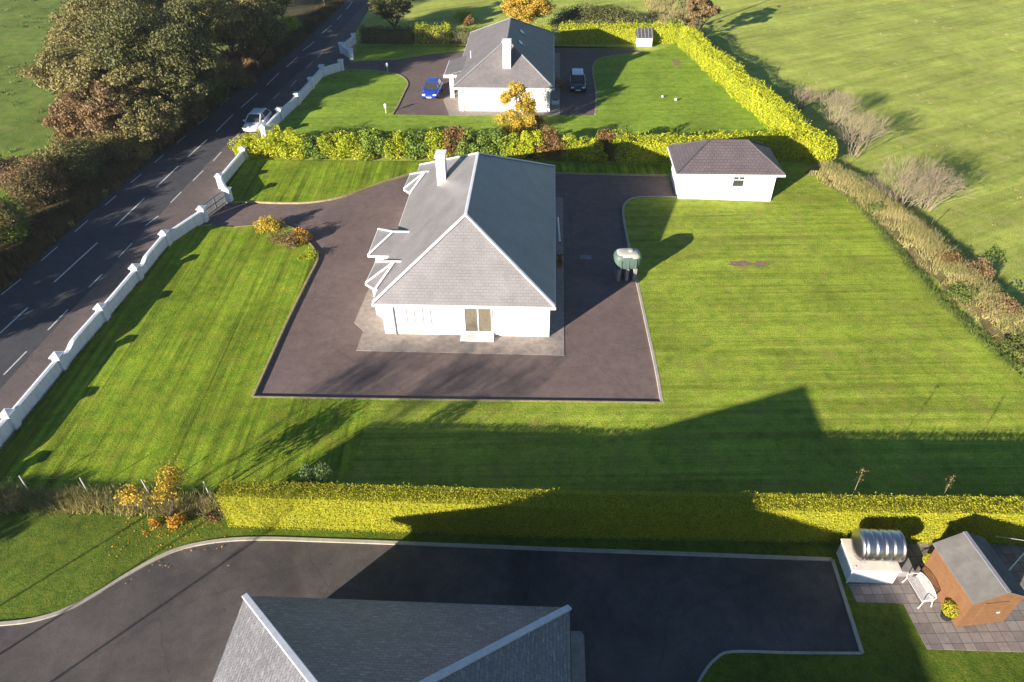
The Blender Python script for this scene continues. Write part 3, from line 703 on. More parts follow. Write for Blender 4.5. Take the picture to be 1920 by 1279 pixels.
bay([(-10.15, 38.05), (-10.9, 37.6), (-11.05, 35.1), (-10.3, 34.5), (-10.12, 34.5)], (-9.3, 36.25), 3.55)
bay([(-10.12, 51.0), (-10.7, 50.4), (-10.8, 47.9), (-10.2, 47.25), (-10.1, 47.25)], (-9.2, 49.1), 3.5)
chimney(H2, -7.3, 45.1, .62, .95, 3.9, 6.85, M['white'], 0)
Y = 33.38
window(H2, 'S', (-3.9, Y), 1.75, .32, 2.3, M['curtain'], 1, 'patio_door', label='glazed patio door with tan curtains in the front wall')
window(H2, 'S', (-7.6, Y), 1.55, .95, 2.25, M['blind'], 2, label='white blinded window left of the patio door')
MB().box(-5.0, -2.95, Y-.62, Y-.003, .036, .22).build('doorstep', M['white'], H2)
b = MB(); b.tube([(-9.1, Y-.06, .04), (-9.1, Y-.06, 2.42)], .045, 8); b.build('downpipe', plain('pipe_grey', (.35, .36, .38), .5), H2)
window(H2, 'E', (.48, 38.2), 1.3, .95, 2.2, None, 1); window(H2, 'E', (.48, 46.5), 1.3, .95, 2.2, None, 1)
window(H2, 'E', (.48, 42.2), .95, .05, 2.15, None, 0, 'back_door')
window(H2, 'W', (-11.2, 40.05), 1.0, .05, 2.15, None, 0, 'front_door'); window(H2, 'W', (-9.8, 44.2), 1.6, .9, 2.2, None, 1)
setloc(H2)
# items on the east path
o = MB().box(-.1, .1, -.75, .75, 0, .09).build('plank', M['upvc']); o.location = (1.15, 45.3, .9); o.rotation_euler = (rad(0), rad(55), rad(-4))
bpy.data.objects.remove(o)
t = empty('white_pole', (1.1, 45.2, .035)); tag(t, 'white pole leaning by the east wall of the slate roofed bungalow', 'pole')
b = MB(); b.tube([(0.15, -.6, 0), (-.05, .6, 1.5)], .06, 8); b.build('shaft', M['upvc'], t)
b = MB(); b.lathe([(.09, 0), (.09, .08)], (.15, -.6, 0), 8); b.build('foot', M['dark'], t)
for i, (yy, rr) in enumerate(((42.2, .16), (41.4, .2))):
    t = empty('plant_pot', (1.2, yy, .035)); tag(t, ['small terracotta pot on the east path of the bungalow, nearer the leaning pole', 'larger terracotta pot on the east path of the bungalow, farther from the leaning pole'][i], 'plant pot', 'pots on the east path')
    b = MB(); b.lathe([(rr*.7, 0), (rr, .28), (rr*1.1, .3), (rr*.9, .3), (rr*.85, .25)], (0, 0, 0), 12); b.build('pot', M['terracotta'], t)
    q, d = bush_mesh(.3, .3, .35, None, .07, 160, 5+i, clusters=8, zbase=.25); numesh('plant', leaf_quads(q, .09, d), 4, M['redleaf'], t)

# --- far house
H1 = empty('bungalow', (-4.4, 80, 0)); tag(H1, 'farther white bungalow with dark slate roof, skylights and a tall white chimney', 'house')
X0, X1, Y0, Y1 = -9.55, .75, 70.4, 90.0; XR = -4.2; YA, YB, ZR = 74.6, 82.6, 6.15
wb = MB().box(-9.1, .38, 70.8, 89.6, 0, 2.5); wb.build('wall', M['white'], H1)
b, _ = hip_roof(X0, X1, Y0, Y1, 2.62, ZR, YA, YB, XR); b.build('roof', M['slate_far'], H1)
caps(H1, [((X0, Y0, 2.62), (XR, YA, ZR)), ((X1, Y0, 2.62), (XR, YA, ZR)), ((X1, Y1, 2.62), (XR, YB, ZR)), ((X0, Y1, 2.62), (XR, YB, ZR)), ((XR, YA, ZR), (XR, YB, ZR))], M['cap_grey'], .09, 0.0)
fascia(H1, X0, X1, Y0, Y1, 2.60)
chimney(H1, -4.1, 72.4, .8, .8, 3.3, 6.7, M['white'], 0)
# porch on the west with post
b = MB(); vs = [(-10.95, 74.5, 2.45), (-10.95, 79.6, 2.45), (-8.6, 79.6, 3.12), (-8.6, 74.5, 3.12)]
b.add(vs+[(x, y, z-.12) for x, y, z in vs], [(0, 3, 2, 1), (4, 5, 6, 7), (0, 4, 7, 3), (1, 2, 6, 5), (0, 1, 5, 4), (2, 3, 7, 6)]); o = b.build('porch_roof', M['slate_far'], H1); fix_normals(o)
MB().box(-11.05, -9.4, 74.42, 74.5, 2.22, 2.52).build('porch_fascia', M['upvc'], H1)
MB().box(-11.03, -10.95, 74.5, 79.6, 2.3, 2.47).build('porch_fascia', M['upvc'], H1)
MB().box(-10.45, -10.05, 74.6, 74.85, 0, 2.3).build('porch_post', M['white'], H1)
MB().box(-10.9, -10.7, 79.2, 79.4, 0, 2.3).build('porch_post', M['white'], H1)
for yy, xx in ((80.6, -2.75), (76.6, -2.75)):
    zz = 2.62+(X1-xx)*(ZR-2.62)/(X1-XR); sl = -(ZR-2.62)/(X1-XR)
    b = MB(); hx, hy = .32, .42
    vs = [(xx-hx, yy-hy, zz-hx*sl+.05), (xx+hx, yy-hy, zz+hx*sl+.05), (xx+hx, yy+hy, zz+hx*sl+.05), (xx-hx, yy+hy, zz-hx*sl+.05)]
    b.add(vs+[(x, y, z-.12) for x, y, z in vs], [(0, 1, 2, 3), (7, 6, 5, 4), (0, 4, 5, 1), (1, 5, 6, 2), (2, 6, 7, 3), (3, 7, 4, 0)])
    fr = b.build('skylight', M['cap_grey'], H1)
    b = MB(); vs = [(x+(.06 if i in (0, 3) else -.06), y+(.06 if i < 2 else -.06), z+.012-(.06 if i in (1, 2) else -.06)*sl*(-1 if i in (1,2) else -1)*0) for i, (x, y, z) in enumerate(vs)]
    b.add(vs, [(0, 1, 2, 3)]); b.build('pane', M['skypane'] if 'skypane' in M else M['upvc'], fr)
window(H1, 'E', (.38, 74.5), 1.2, .95, 2.2); window(H1, 'E', (.38, 82), 1.2, .95, 2.2); window(H1, 'W', (-9.1, 72.6), 1.2, .95, 2.2); window(H1, 'W', (-9.1, 77.2), 1.0, .05, 2.1, None, 0, 'front_door'); window(H1, 'W', (-9.1, 85), 1.6, .95, 2.2)
for xx in (-8.6, .1): MB().tube([(xx, 70.74, .04), (xx, 70.74, 2.42)], .045, 8).build('downpipe', M['upvc'], H1)
b = MB()
b.tube([(-8.3, 77.2, 3.45), (-8.3, 77.2, 4.2)], .04, 6); b.build('vent_pipe', M['upvc'], H1)
setloc(H1)

# --- near house
HN = empty('house', (-4.95, -3, 0)); tag(HN, 'near house with grey slate roof and pale ridge caps, cut by the bottom edge', 'house')
a0, a1, b0, b1 = -11.16, 1.27, -21.5, 13.75
MB().box(-10.75, .86, -21.1, 13.35, 0, 2.72).build('wall', M['white'], HN)
b, _ = hip_roof(a0, a1, b0, b1, 2.82, 8.0, -14.5, 7.3, -4.85); b.build('roof', M['slate_near'], HN)
caps(HN, [((a0, b1, 2.82), (-4.85, 7.3, 8.0)), ((a1, b1, 2.82), (-4.85, 7.3, 8.0)), ((a0, b0, 2.82), (-4.85, -14.5, 8.0)), ((a1, b0, 2.82), (-4.85, -14.5, 8.0)), ((-4.85, 7.3, 8.0), (-4.85, -14.5, 8.0))], M['cap_blue'], .12)
fascia(HN, a0, a1, b0, b1, 2.79, .16, .03, M['cap_dark'])
window(HN, 'N', (-8, 13.35), 1.4, .9, 2.2); window(HN, 'N', (-2, 13.35), 1.4, .9, 2.2)
setloc(HN)

# --- garage of the middle house
G_ = empty('garage', (14.8, 53.8, 0)); tag(G_, 'small white garage with brown tiled hip roof at the corner of the right lawn', 'garage')
gx0, gx1, gy0, gy1 = 10.45, 18.95, 51.25, 56.5
MB().box(10.95, 18.45, 51.65, 56.1, 0, 2.45).build('wall', M['white'], G_)
b = MB(); ze, zr_ = 2.56, 4.2; xa, xb, ym = 13.2, 16.3, 53.95
v = [(gx0, gy0, ze), (gx1, gy0, ze), (gx1, gy1, ze), (gx0, gy1, ze), (xa, ym, zr_), (xb, ym, zr_)]+[(x, y, ze-.12) for x, y in ((gx0, gy0), (gx1, gy0), (gx1, gy1), (gx0, gy1))]
b.add(v, [(0, 1, 5, 4), (1, 2, 5), (2, 3, 4, 5), (3, 0, 4), (0, 6, 7, 1), (1, 7, 8, 2), (2, 8, 9, 3), (3, 9, 6, 0), (6, 9, 8, 7)]); b.build('roof', M['tile'], G_)
caps(G_, [(v[0], v[4]), (v[3], v[4]), (v[1], v[5]), (v[2], v[5]), (v[4], v[5])], M['cap_dark'], .09)
fascia(G_, gx0, gx1, gy0, gy1, 2.52, .17)
wn = window(G_, 'S', (15.55, 51.65), .98, 1.25, 2.2, None, 0)
b = MB(); b.box(15.08, 16.02, 51.58, 51.645, 1.86, 1.92); b.box(15.52, 15.58, 51.58, 51.645, 1.92, 2.16); b.build('glazing_bar', M['upvc'], wn)
b = MB(); b.box(10.90, 10.947, 52.3, 55.3, .04, 2.1)
for i in range(5): b.box(10.88, 10.90, 52.35, 55.25, .12+.4*i, .44+.4*i)
b.build('garage_door', M['upvc'], G_)
setloc(G_)

# ================================================================== BOUNDARY WALLS
def garden_wall(pts, label, dips, hp=1.13, hw=.96, big=.26):
    pts = [(x+.12, y-.12) for x, y in pts]; root = empty('garden_wall', (*pts[0], 0)); tag(root, label, 'wall', 'white roadside garden walls')
    off = Vector((*pts[0], 0))
    for i in range(len(pts)-1):
        a, c = Vector((*pts[i], 0))-off, Vector((*pts[i+1], 0))-off; L = (c-a).length; d = (c-a)/L; nn = Vector((-d.y, d.x, 0))
        k = 26; vs = []; fs = []; cv = []; cfs = []
        for j in range(k+1):
            t = j/k; s_ = big*.5+t*(L-big)
            if dips[i % len(dips)] == 's': e = 1/(1+math.exp(-(t-.24)*34)); h = hw-.24+.24*e
            elif dips[i % len(dips)] == 'f': h = hw-.05
            else: e = 1/(1+math.exp(-(t-.72)*34)); h = hw-.20+.24*e
            p = a+d*s_
            for wv, z in ((-.1, 0), (-.1, h), (.1, h), (.1, 0)): vs.append(tuple(p+nn*wv+Vector((0, 0, z))))
            for wv, z in ((-.15, h+.001), (-.15, h+.07), (0, h+.1), (.15, h+.07), (.15, h+.001)): cv.append(tuple(p+nn*wv+Vector((0, 0, z))))
        for j in range(k):
            for q in range(4): fs.append((j*4+q, j*4+(q+1) % 4, (j+1)*4+(q+1) % 4, (j+1)*4+q))
            for q in range(5): cfs.append((j*5+q, j*5+(q+1) % 5, (j+1)*5+(q+1) % 5, (j+1)*5+q))
        fs += [(0, 1, 2, 3), (k*4+3, k*4+2, k*4+1, k*4)]; cfs += [(0, 1, 2, 3, 4), (k*5+4, k*5+3, k*5+2, k*5+1, k*5)]
        o = MB().add(vs, fs).build('wall_panel', M['wallwhite'], root); fix_normals(o)
        o2 = MB().add(cv, cfs).build('coping', M['wallwhite'], o); fix_normals(o2)
    for i, p in enumerate(pts):
        q = Vector((*p, 0))-off; h = hp; s_ = .24
        o = MB().box(q.x-s_, q.x+s_, q.y-s_, q.y+s_, 0, h).build('pillar', M['wallwhite'], root, bevel=.015)
        c = MB(); c.box(q.x-.31, q.x+.31, q.y-.31, q.y+.31, h+.002, h+.08)
        c.add([(q.x-.28, q.y-.28, h+.082), (q.x+.28, q.y-.28, h+.082), (q.x+.28, q.y+.28, h+.082), (q.x-.28, q.y+.28, h+.082), (q.x, q.y, h+.17)], [(0, 1, 4), (1, 2, 4), (2, 3, 4), (3, 0, 4), (3, 2, 1, 0)])
        c.build('pillar_cap', M['wallwhite'], o)
    return root
garden_wall([(-28.4, 14.8), (-28.4, 19.8), (-28.42, 24.7), (-28.42, 29.45), (-28.32, 34.25), (-28.3, 38.9), (-28.3, 43.5), (-27.0, 47.3)], 'long white roadside wall with pillars beside the front lawn, left of the gate', ['s', 's', 'f', 's', 'f', 's', 'f', 'f'])
garden_wall([(-26.15, 50.5), (-27.75, 53.0), (-27.7, 58.6)], 'short white wall with splayed corner on the far side of the gate, near the parked white car', ['f', 'f'])
garden_wall([(-27.45, 63.5), (-27.3, 68.05), (-26.8, 72.5), (-26.6, 77.3), (-26.5, 81.6), (-24.7, 83.6)], 'white wall with pillars beside the lawn of the farther bungalow', ['f', 'f', 'f', 'f', 'f', 'f'], 1.2, .95)
garden_wall([(-24.5, 87.9), (-26.3, 90.4), (-25.6, 94.4)], 'small white entrance wall at the far side of the farther driveway', ['f', 'f'], 1.2, .95)
# gate
gt = empty('driveway_gate', (-27.0, 47.55, 0)); tag(gt, 'closed grey metal driveway gate between the white pillars', 'gate')
A = Vector((0, .15, 0)); B = Vector((.75, 2.72, 0))
b = MB()
for z in (.12, .62, 1.12): b.beam(A+Vector((0, 0, z)), B+Vector((0, 0, z)), .05, .07)
for t in (0, .5, 1): p = A.lerp(B, t); b.beam(p+Vector((0, 0, .08)), p+Vector((0, 0, 1.16)), .06, .06, up=(1, 0, 0))
b.build('gate_frame', M['gate'], gt)
b = MB()
for i in range(1, 30): p = A.lerp(B, i/30); b.beam(p+Vector((0, 0, .14)), p+Vector((0, 0, 1.10)), .045, .02, up=(1, 0, 0))
b.build('gate_bars', M['gate'], gt)

# ================================================================== HEDGES
HB = 19.55
hedge([(-14.4, 19.22), (0, 19.2), (14, 19.45), (34, 19.9)], .95, 2.3, M['hedge_gold'], .062, 620, .035, 16, .012, label='long clipped golden hedge across the foreground behind the dark tarmac yard', seed=2, taper=.96)
hedge([(6.2, 59.2), (14, 59.6), (24.0, 60.2)], 1.7, 2.1, M['hedge_gold_far'], .14, 110, .16, 10, .10, label='ragged golden hedge running behind the brown roofed garage', seed=4)
hedge([(24.5, 57.9), (23.2, 64), (21.5, 72), (19.7, 82), (17.6, 93.5)], 1.7, 2.2, M['hedge_gold_far'], .13, 140, .28, 16, .18, label='bright yellow hedge running diagonally along the right side of the farther garden', seed=6)
hedge([(-24.6, 94.9), (-17.5, 94.7)], 1.5, 1.9, M['dullhedge'], .15, 100, .18, 6, .08, label='dull green hedge at the back left of the farther garden, nearest the road', seed=7)
hedge([(-17.3, 94.8), (-12.8, 94.8)], 1.7, 2.0, M['gold_mix'], .15, 100, .22, 8, .12, label='yellow green hedge section behind the farther garden, between two dull green sections', seed=8)
hedge([(-12.6, 94.8), (-7.8, 94.8)], 1.5, 1.8, M['dullhedge'], .15, 100, .18, 6, .08, label='dull green hedge section just left of the farther bungalow roof', seed=9)
hedge([(-7.6, 95.2), (0.5, 95.2)], 1.6, 1.9, M['gold_mix'], .16, 80, .2, 6, .1, label='yellow green hedge hidden mostly behind the farther bungalow roof', seed=10)
hedge([(1.6, 95.0), (17.6, 95.4)], 1.7, 2.1, M['hedge_gold_far'], .15, 100, .12, 8, .06, label='trimmed golden hedge right of the farther bungalow, behind the little cream coop', seed=11)
# mixed hedge between the two gardens: single shrubs side by side
spec = [  # x, rx, height, material, text
 (-27.4, 1.5, 2.1, 'hedge_gold_far', 'golden shrub at the road end of the mixed hedge, beside the white car'),
 (-25.3, 1.5, 2.3, 'hedge_gold_far', 'golden shrub second from the road in the mixed hedge'),
 (-23.2, 1.5, 2.3, 'hedge_gold_far', 'golden shrub of the mixed hedge just before the first dark green one'),
 (-21.3, 1.4, 2.2, 'laurel', 'dark green shrub of the mixed hedge nearest the road'),
 (-19.5, 1.4, 2.3, 'gold_mix', 'yellow green shrub of the mixed hedge near its road end, between two dark green ones'),
 (-17.5, 1.5, 2.3, 'gold_mix', 'yellow green shrub right before the dark green run of the mixed hedge'),
 (-15.6, 1.4, 2.4, 'laurel', 'dark green shrub at the left end of the dark run in the mixed hedge'),
 (-13.7, 1.5, 2.4, 'gold_mix', 'yellow green shrub left of the bungalow chimney in the mixed hedge'),
 (-11.7, 1.5, 2.5, 'laurel', 'dark green shrub behind the white chimney of the slate roofed bungalow'),
 (-9.9, 1.2, 2.4, 'gold_mix', 'yellow green shrub just right of the white chimney in the mixed hedge'),
 (-8.3, 1.1, 2.4, 'redleaf', 'narrow reddish brown shrub in the mixed hedge, leftmost of the red ones'),
 (-6.7, 1.4, 2.4, 'laurel', 'dark green shrub right of the narrow red shrub in the mixed hedge'),
 (-4.8, 1.4, 2.5, 'laurel', 'dark green shrub behind the ridge of the slate roofed bungalow'),
 (-3.0, 1.4, 2.3, 'gold_mix', 'yellow green shrub below the yellow columnar tree in the mixed hedge'),
 (-1.4, 1.3, 2.2, 'hedge_gold_far', 'golden shrub just left of the widest red shrub in the mixed hedge'),
 (.4, 1.5, 2.3, 'redleaf', 'widest reddish brown shrub in the mixed hedge, right of the yellow tree'),
 (2.4, 1.3, 2.4, 'gold_mix', 'tall yellow green shrub between the two right hand red shrubs'),
 (3.9, 1.2, 2.2, 'hedge_gold_far', 'golden shrub between two red shrubs near the right end of the mixed hedge'),
 (5.4, 1.2, 2.4, 'redleaf', 'reddish brown shrub at the right end of the mixed hedge'),
 (6.8, 1.1, 2.4, 'bushgreen', 'green bushy shrub joining the mixed hedge to the ragged golden hedge')]
for i, (x, rx, h, mt, tx) in enumerate(spec):
    bush(0, 0, rx*(1.5+.25*math.sin(i*5.3)), 1.5+.25*math.sin(i*3.1), h*(.95+.14*math.sin(i*7.7)), M[mt], tx, 'shrub', .15 if mt != 'laurel' else .2, 6500, 50+i, 'hedge_shrub', 'shrubs of the mixed hedge between the gardens', loc=(x, 59.6+.12*math.sin(i*2.1), .02), clusters=34)
# round clipped shrub etc. in near garden is built further down

# ================================================================== TREES
GRP = 'roadside trees left of the road'
def T(px, py, z, H, R, mat, label, seed, n=15000, leaf=.22, **k):
    x, y = P2(px, py, z); k.setdefault('trunk_h', .12); return tree((x, y, -.02), H, R, M[mat], label, leaf, n, seed, **k)
T(300, 100, 6, 11.5, 7.2, 'oak2', 'biggest dark green roadside tree, in the middle of the clump beside the road', 11, 52000, group=GRP, name='broadleaf_tree')
T(190, 70, 5.5, 10.5, 5.8, 'oak', 'olive brown tree at the field side of the roadside clump, next to the open pasture', 12, 40000, group=GRP, name='broadleaf_tree')
T(415, 40, 6, 11, 6.4, 'oak', 'olive tree of the roadside clump standing closest to the far bend of the road', 13, 36000, group=GRP, name='broadleaf_tree')
T(270, 15, 6, 11.5, 7.0, 'oak', 'olive brown tree cut by the top edge above the darkest roadside tree', 14, 36000, group=GRP, name='broadleaf_tree')
T(150, 150, 4.2, 8.0, 4.6, 'oak', 'lower olive tree on the near left side of the roadside clump', 15, 32000, group=GRP, name='broadleaf_tree')
T(470, 62, 4.5, 8.5, 4.6, 'oak2', 'dark tree of the roadside clump overhanging the verge near the far gate walls', 16, 24000, group=GRP, name='broadleaf_tree')
T(350, 165, 3.5, 7.2, 4.4, 'oak2', 'small dark tree in front of the big dark roadside tree, just above the verge', 17, 24000, group=GRP, name='broadleaf_tree')
T(230, 170, 4, 8, 5.0, 'oak', 'olive tree filling the near side of the clump above the pinkish brown bush', 22, 30000, group=GRP, name='broadleaf_tree')
T(205, 215, 3, 6.2, 4.2, 'russet', 'brown leafed tree at the near end of the roadside clump', 24, 22000, group=GRP, name='broadleaf_tree')
T(150, 225, 2.4, 4.4, 2.8, 'russet', 'low russet tree at the pasture edge, left of the brown leafed tree', 25, 15000, group=GRP, name='broadleaf_tree')
T(285, 235, 2.4, 5.0, 3.2, 'oak', 'small olive tree on the verge below the dark trees of the roadside clump', 26, 15000, group=GRP, name='broadleaf_tree')
T(390, -45, 6, 11, 6.0, 'oak2', 'dark tree beyond the top edge behind the roadside clump', 23, 16000, group=GRP, name='broadleaf_tree')
T(520, -10, 4, 8, 4.0, 'oak2', 'dark tree at the top edge just left of the far road', 19, 12000, group=GRP, name='broadleaf_tree')
T(735, 15, 3.5, 7, 3.4, 'oak2', 'dark brown tree right of the far road, behind the dull green hedge', 20, 14000, name='broadleaf_tree')
T(600, -40, 4, 8, 3.6, 'russet', 'russet tree beyond the top edge beside the far road', 21, 9000, name='broadleaf_tree')
BG = 'bushes on the bank left of the road'
bush(250, 245, 3.0, 3.0, 3.3, M['russet'], 'big pinkish brown bush below the roadside tree clump', leaf=.2, n=9000, seed=31, group=BG, clusters=40)
bush(150, 270, 2.4, 2.0, 1.8, M['russet'], 'low brown bush at the pasture edge, left of the big pinkish bush', leaf=.18, n=4000, seed=32, group=BG)
bush(75, 365, 3.2, 3.0, 3.2, M['russet'], 'reddish brown bush at the left edge, above the dark roadside verge', leaf=.18, n=8000, seed=33, group=BG, clusters=40)
bush(20, 440, 2.6, 2.4, 2.8, M['laurel'], 'dark green bush at the left edge beside the road', leaf=.18, n=8000, seed=34, group=BG, clusters=40)
bush(10, 345, 2.4, 2.2, 2.4, M['russet'], 'russet bush cut by the left edge behind the dark green one', leaf=.18, n=5000, seed=35, group=BG)
bush(345, 205, 1.6, 1.6, 2.6, M['bushgreen'], 'light green bush under the dark roadside tree', leaf=.18, n=4000, seed=36, group=BG)
bush(300, 265, 1.8, 1.6, 2.0, M['russet'], 'brown bush right of the big pinkish brown bush, by the verge', leaf=.16, n=4200, seed=37, group=BG)
bush(440, 120, 1.8, 1.8, 2.2, M['russet'], 'tan bush beneath the far roadside trees', leaf=.18, n=3600, seed=38, group=BG)
bush(545, 60, 2.2, 2.2, 2.0, M['gold_mix'], 'yellow green bush lit by the sun where the clump ends beside the far road', leaf=.18, n=3600, seed=39, group=BG)
bush(170, 330, 1.7, 1.7, 1.6, M['bushgreen'], 'green bramble bush in the pasture corner above the shaded verge', leaf=.16, n=3000, seed=40, group=BG)
bush(215, 300, 1.6, 1.4, 1.9, M['oak2'], 'dark bramble bush at the foot of the bank, above the road shoulder lines', leaf=.16, n=3600, seed=41, group=BG)
bush(395, 190, 2.6, 2.6, 2.8, M['bushgreen'], 'green bush under the roadside clump, left of the white car', leaf=.17, n=7000, seed=310, group=BG, clusters=40)
bush(440, 160, 2.6, 2.6, 2.8, M['oak'], 'olive bush under the roadside clump, near the far lawn walls', leaf=.17, n=7000, seed=311, group=BG, clusters=40)
bush(480, 118, 2.6, 2.6, 2.8, M['russet'], 'tan bush on the verge opposite the far lawn wall', leaf=.17, n=7000, seed=312, group=BG, clusters=40)
bush(505, 85, 2.6, 2.6, 2.8, M['oak'], 'olive bush on the verge opposite the far entrance wall', leaf=.17, n=7000, seed=313, group=BG, clusters=40)
bush(350, 225, 2.6, 2.6, 2.8, M['oak'], 'olive bush on the verge just before the white car', leaf=.17, n=7000, seed=314, group=BG, clusters=40)
bush(250, 290, 2.6, 2.6, 2.8, M['oak'], 'olive bush on the verge below the big pinkish brown bush', leaf=.17, n=7000, seed=315, group=BG, clusters=40)
bush(120, 330, 2.6, 2.6, 2.8, M['oak'], 'olive bush between the reddish brown bush and the green bramble', leaf=.17, n=7000, seed=316, group=BG, clusters=40)
# trees along the road outside the left edge, they shade road and lawn
OG = 'roadside trees beyond the left edge'
for i, (x, y, H, R, mt) in enumerate([(-43.5, 30, 5.4, 3.0, 'oak'), (-44, 24.5, 6.5, 3.2, 'oak2'), (-42.5, 34.5, 4.6, 2.6, 'oak'), (-43.5, 14, 4.2, 2.4, 'oak'), (-44, 6, 4.6, 2.6, 'oak2'), (-38.3, 4.3, 6.6, 2.6, 'oak')]):
    tree((x, y, 0), H, R, M[mt], 'roadside tree beyond the left edge that shades the near road', .25, 7000, 60+i, 'broadleaf_tree', 'tree', OG)
for i, (x, y, H) in enumerate([(-28.6, 4.6, 10.5), (-26.8, 2.6, 10.6), (-30.6, 5.8, 9.4)]):
    t = empty('bare_tree', (x, y, 0)); tag(t, 'tall thin leafless tree beside the near house, outside the bottom left corner', 'tree', 'leafless trees beyond the bottom left corner')
    b = MB(); r = random.Random(70+i); ends = []; b.tube([(0, 0, -.1), (.1, 0, H*.28), (0, .1, H*.56)], [.06, .05, .045], 6)
    for j in range(9):
        a_ = r.uniform(0, 6.28); limbs(b, r, Vector((0, .1, H*r.uniform(.48, .58))), Vector((math.cos(a_)*.45, math.sin(a_)*.45, 1)).normalized(), H*.17, .022, 3, ends, 3, .5, 4, .15)
    b.build('trunk', M['twig'], t); e = np.array([tuple(v) for v in ends]); q = e[rng.integers(0, len(e), 1500)]+rng.normal(size=(1500, 3))*.18
    numesh('leaves', leaf_quads(q, .12), 4, M['russet'], t)

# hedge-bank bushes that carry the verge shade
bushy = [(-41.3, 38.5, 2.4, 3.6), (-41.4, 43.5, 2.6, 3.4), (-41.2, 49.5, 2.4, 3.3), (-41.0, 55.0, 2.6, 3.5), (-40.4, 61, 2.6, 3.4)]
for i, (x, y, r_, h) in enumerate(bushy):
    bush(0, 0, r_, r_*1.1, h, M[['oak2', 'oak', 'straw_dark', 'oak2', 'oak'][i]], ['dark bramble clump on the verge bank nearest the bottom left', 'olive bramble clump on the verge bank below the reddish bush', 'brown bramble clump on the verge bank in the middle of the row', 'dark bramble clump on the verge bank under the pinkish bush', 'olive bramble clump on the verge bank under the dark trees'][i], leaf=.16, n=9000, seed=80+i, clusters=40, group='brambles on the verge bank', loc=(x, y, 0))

# autumn trees
def col_tree(loc, H, R, mat, label, seed, n, leaf, lo=.12, name='autumn_tree', gap=.8):
    root = empty(name, loc); tag(root, label, 'tree'); ng = np.random.default_rng(seed); r = random.Random(seed)
    b = MB(); b.tube([(0, 0, -.05), (.03, 0, H*.5), (0, .04, H*.93)], [H*.02, H*.013, .012], 7)
    k = 38; zz = ng.uniform(lo, .95, k); rr = R*np.sin(np.clip((zz-lo)/(1-lo), 0, 1)**.75*math.pi)**.7*ng.uniform(.35, .95, k); th = ng.uniform(0, 6.28, k)
    cc = np.stack([np.cos(th)*rr, np.sin(th)*rr, zz*H], 1); lr = ng.uniform(.18, .36, k)*R
    for c in cc: b.tube([(0, 0, max(.1, c[2]-rr.mean()*.6)), tuple(c)], [.02, .008], 4, cap=False)
    b.build('trunk', M['bark'], root)
    idx = ng.integers(0, k, n); d = ng.normal(size=(n, 3)); d /= np.linalg.norm(d, axis=1, keepdims=True)
    q = cc[idx]+d*(lr[idx]*ng.uniform(.3, 1.1, n))[:, None]; q[:, 2] = np.maximum(q[:, 2], .1)
    numesh('crown', leaf_quads(q, leaf, d, .9, .75), 4, mat, root); return root
col_tree((*P2(968, 247), 0), 4.7, 2.0, M['yellowleaf'], 'yellow columnar autumn tree in front of the farther bungalow gable', 191, 12000, .15, .02)
bush(1003, 240, 1.3, 1.1, 1.3, M['redleaf'], 'brown low shrub at the right foot of the yellow columnar tree', 'shrub', .13, 2200, 92, 'shrub')
x, y = P2(985, 24, 2.8); tree((x, y, 0), 5.4, 3.9, M['goldorange'], 'golden orange autumn tree behind the roof of the farther bungalow', .2, 20000, 93, 'autumn_tree', 'tree', trunk_h=.02)
bush(870, 38, 1.8, 1.2, 1.5, M['gold_mix'], 'small yellow green shrub left of the orange autumn tree', 'shrub', .18, 1600, 94, 'shrub')
bush(880, 48, 1.0, 1.0, 1.3, M['redleaf'], 'small russet shrub touching the left side of the farther roof', 'shrub', .18, 1500, 95, 'shrub')
bush(1120, 50, 7.5, 2.6, 2.8, M['oak2'], 'long dark thicket behind the golden hedge right of the farther bungalow', 'thicket', .2, 16000, 96, 'thicket', clusters=90)
T(1312, 28, 3, 6.5, 2.0, 'russet', 'brown russet tree by the utility pole at the far corner of the farther garden', 97, 6000, name='autumn_tree')
bush(1265, 52, 1.6, 1.4, 1.7, M['bushgreen'], 'green shrub at the foot of the utility pole', 'shrub', .17, 2200, 98, 'shrub')
# sparse orange sapling at the wire fence
def sapling(px, py, H, R, mat, label, seed, n, leaf, stems=5, name='sapling', depth=2, lowfrac=.0):
    loc = P(px, py, 0); root = empty(name, loc); tag(root, label, 'tree'); r = random.Random(seed); b = MB(); ends = []
    for i in range(stems):
        a = r.uniform(0, 6.28); d = Vector((math.cos(a)*.45, math.sin(a)*.45, 1)).normalized()
        limbs(b, r, Vector((0, 0, .0)), d, H*.38, .03, depth, ends, 3, .5, 5, .1)
    b.build('trunk', M['bark'], root); e = np.array([tuple(v) for v in ends])
    e = e[rng.permutation(len(e))[:max(8, int(len(e)*.7))]]
    idx = rng.integers(0, len(e), n); q = e[idx]+rng.normal(size=(n, 3))*R*.13; q[:, 2] = np.maximum(q[:, 2], .05)
    numesh('leaves', leaf_quads(q, leaf, None, 1, .75), 4, mat, root); return root
sapling(318, 972, 2.9, 1.6, M['yellowleaf'], 'sparse yellow and orange sapling growing through the wire fence', 101, 1500, .12)
bush(335, 985, .55, .45, .75, M['orange'], 'small bright orange shrub at the foot of the sparse sapling', 'shrub', .11, 700, 102, 'shrub')
bush(290, 985, .35, .3, .4, M['orange'], 'tiny orange shrub left of the bright orange shrub', 'shrub', .1, 220, 103, 'shrub')
bush(395, 975, .5, .4, .4, M['redleaf'], 'low reddish shrub against the left end of the clipped hedge', 'shrub', .09, 500, 104, 'shrub')
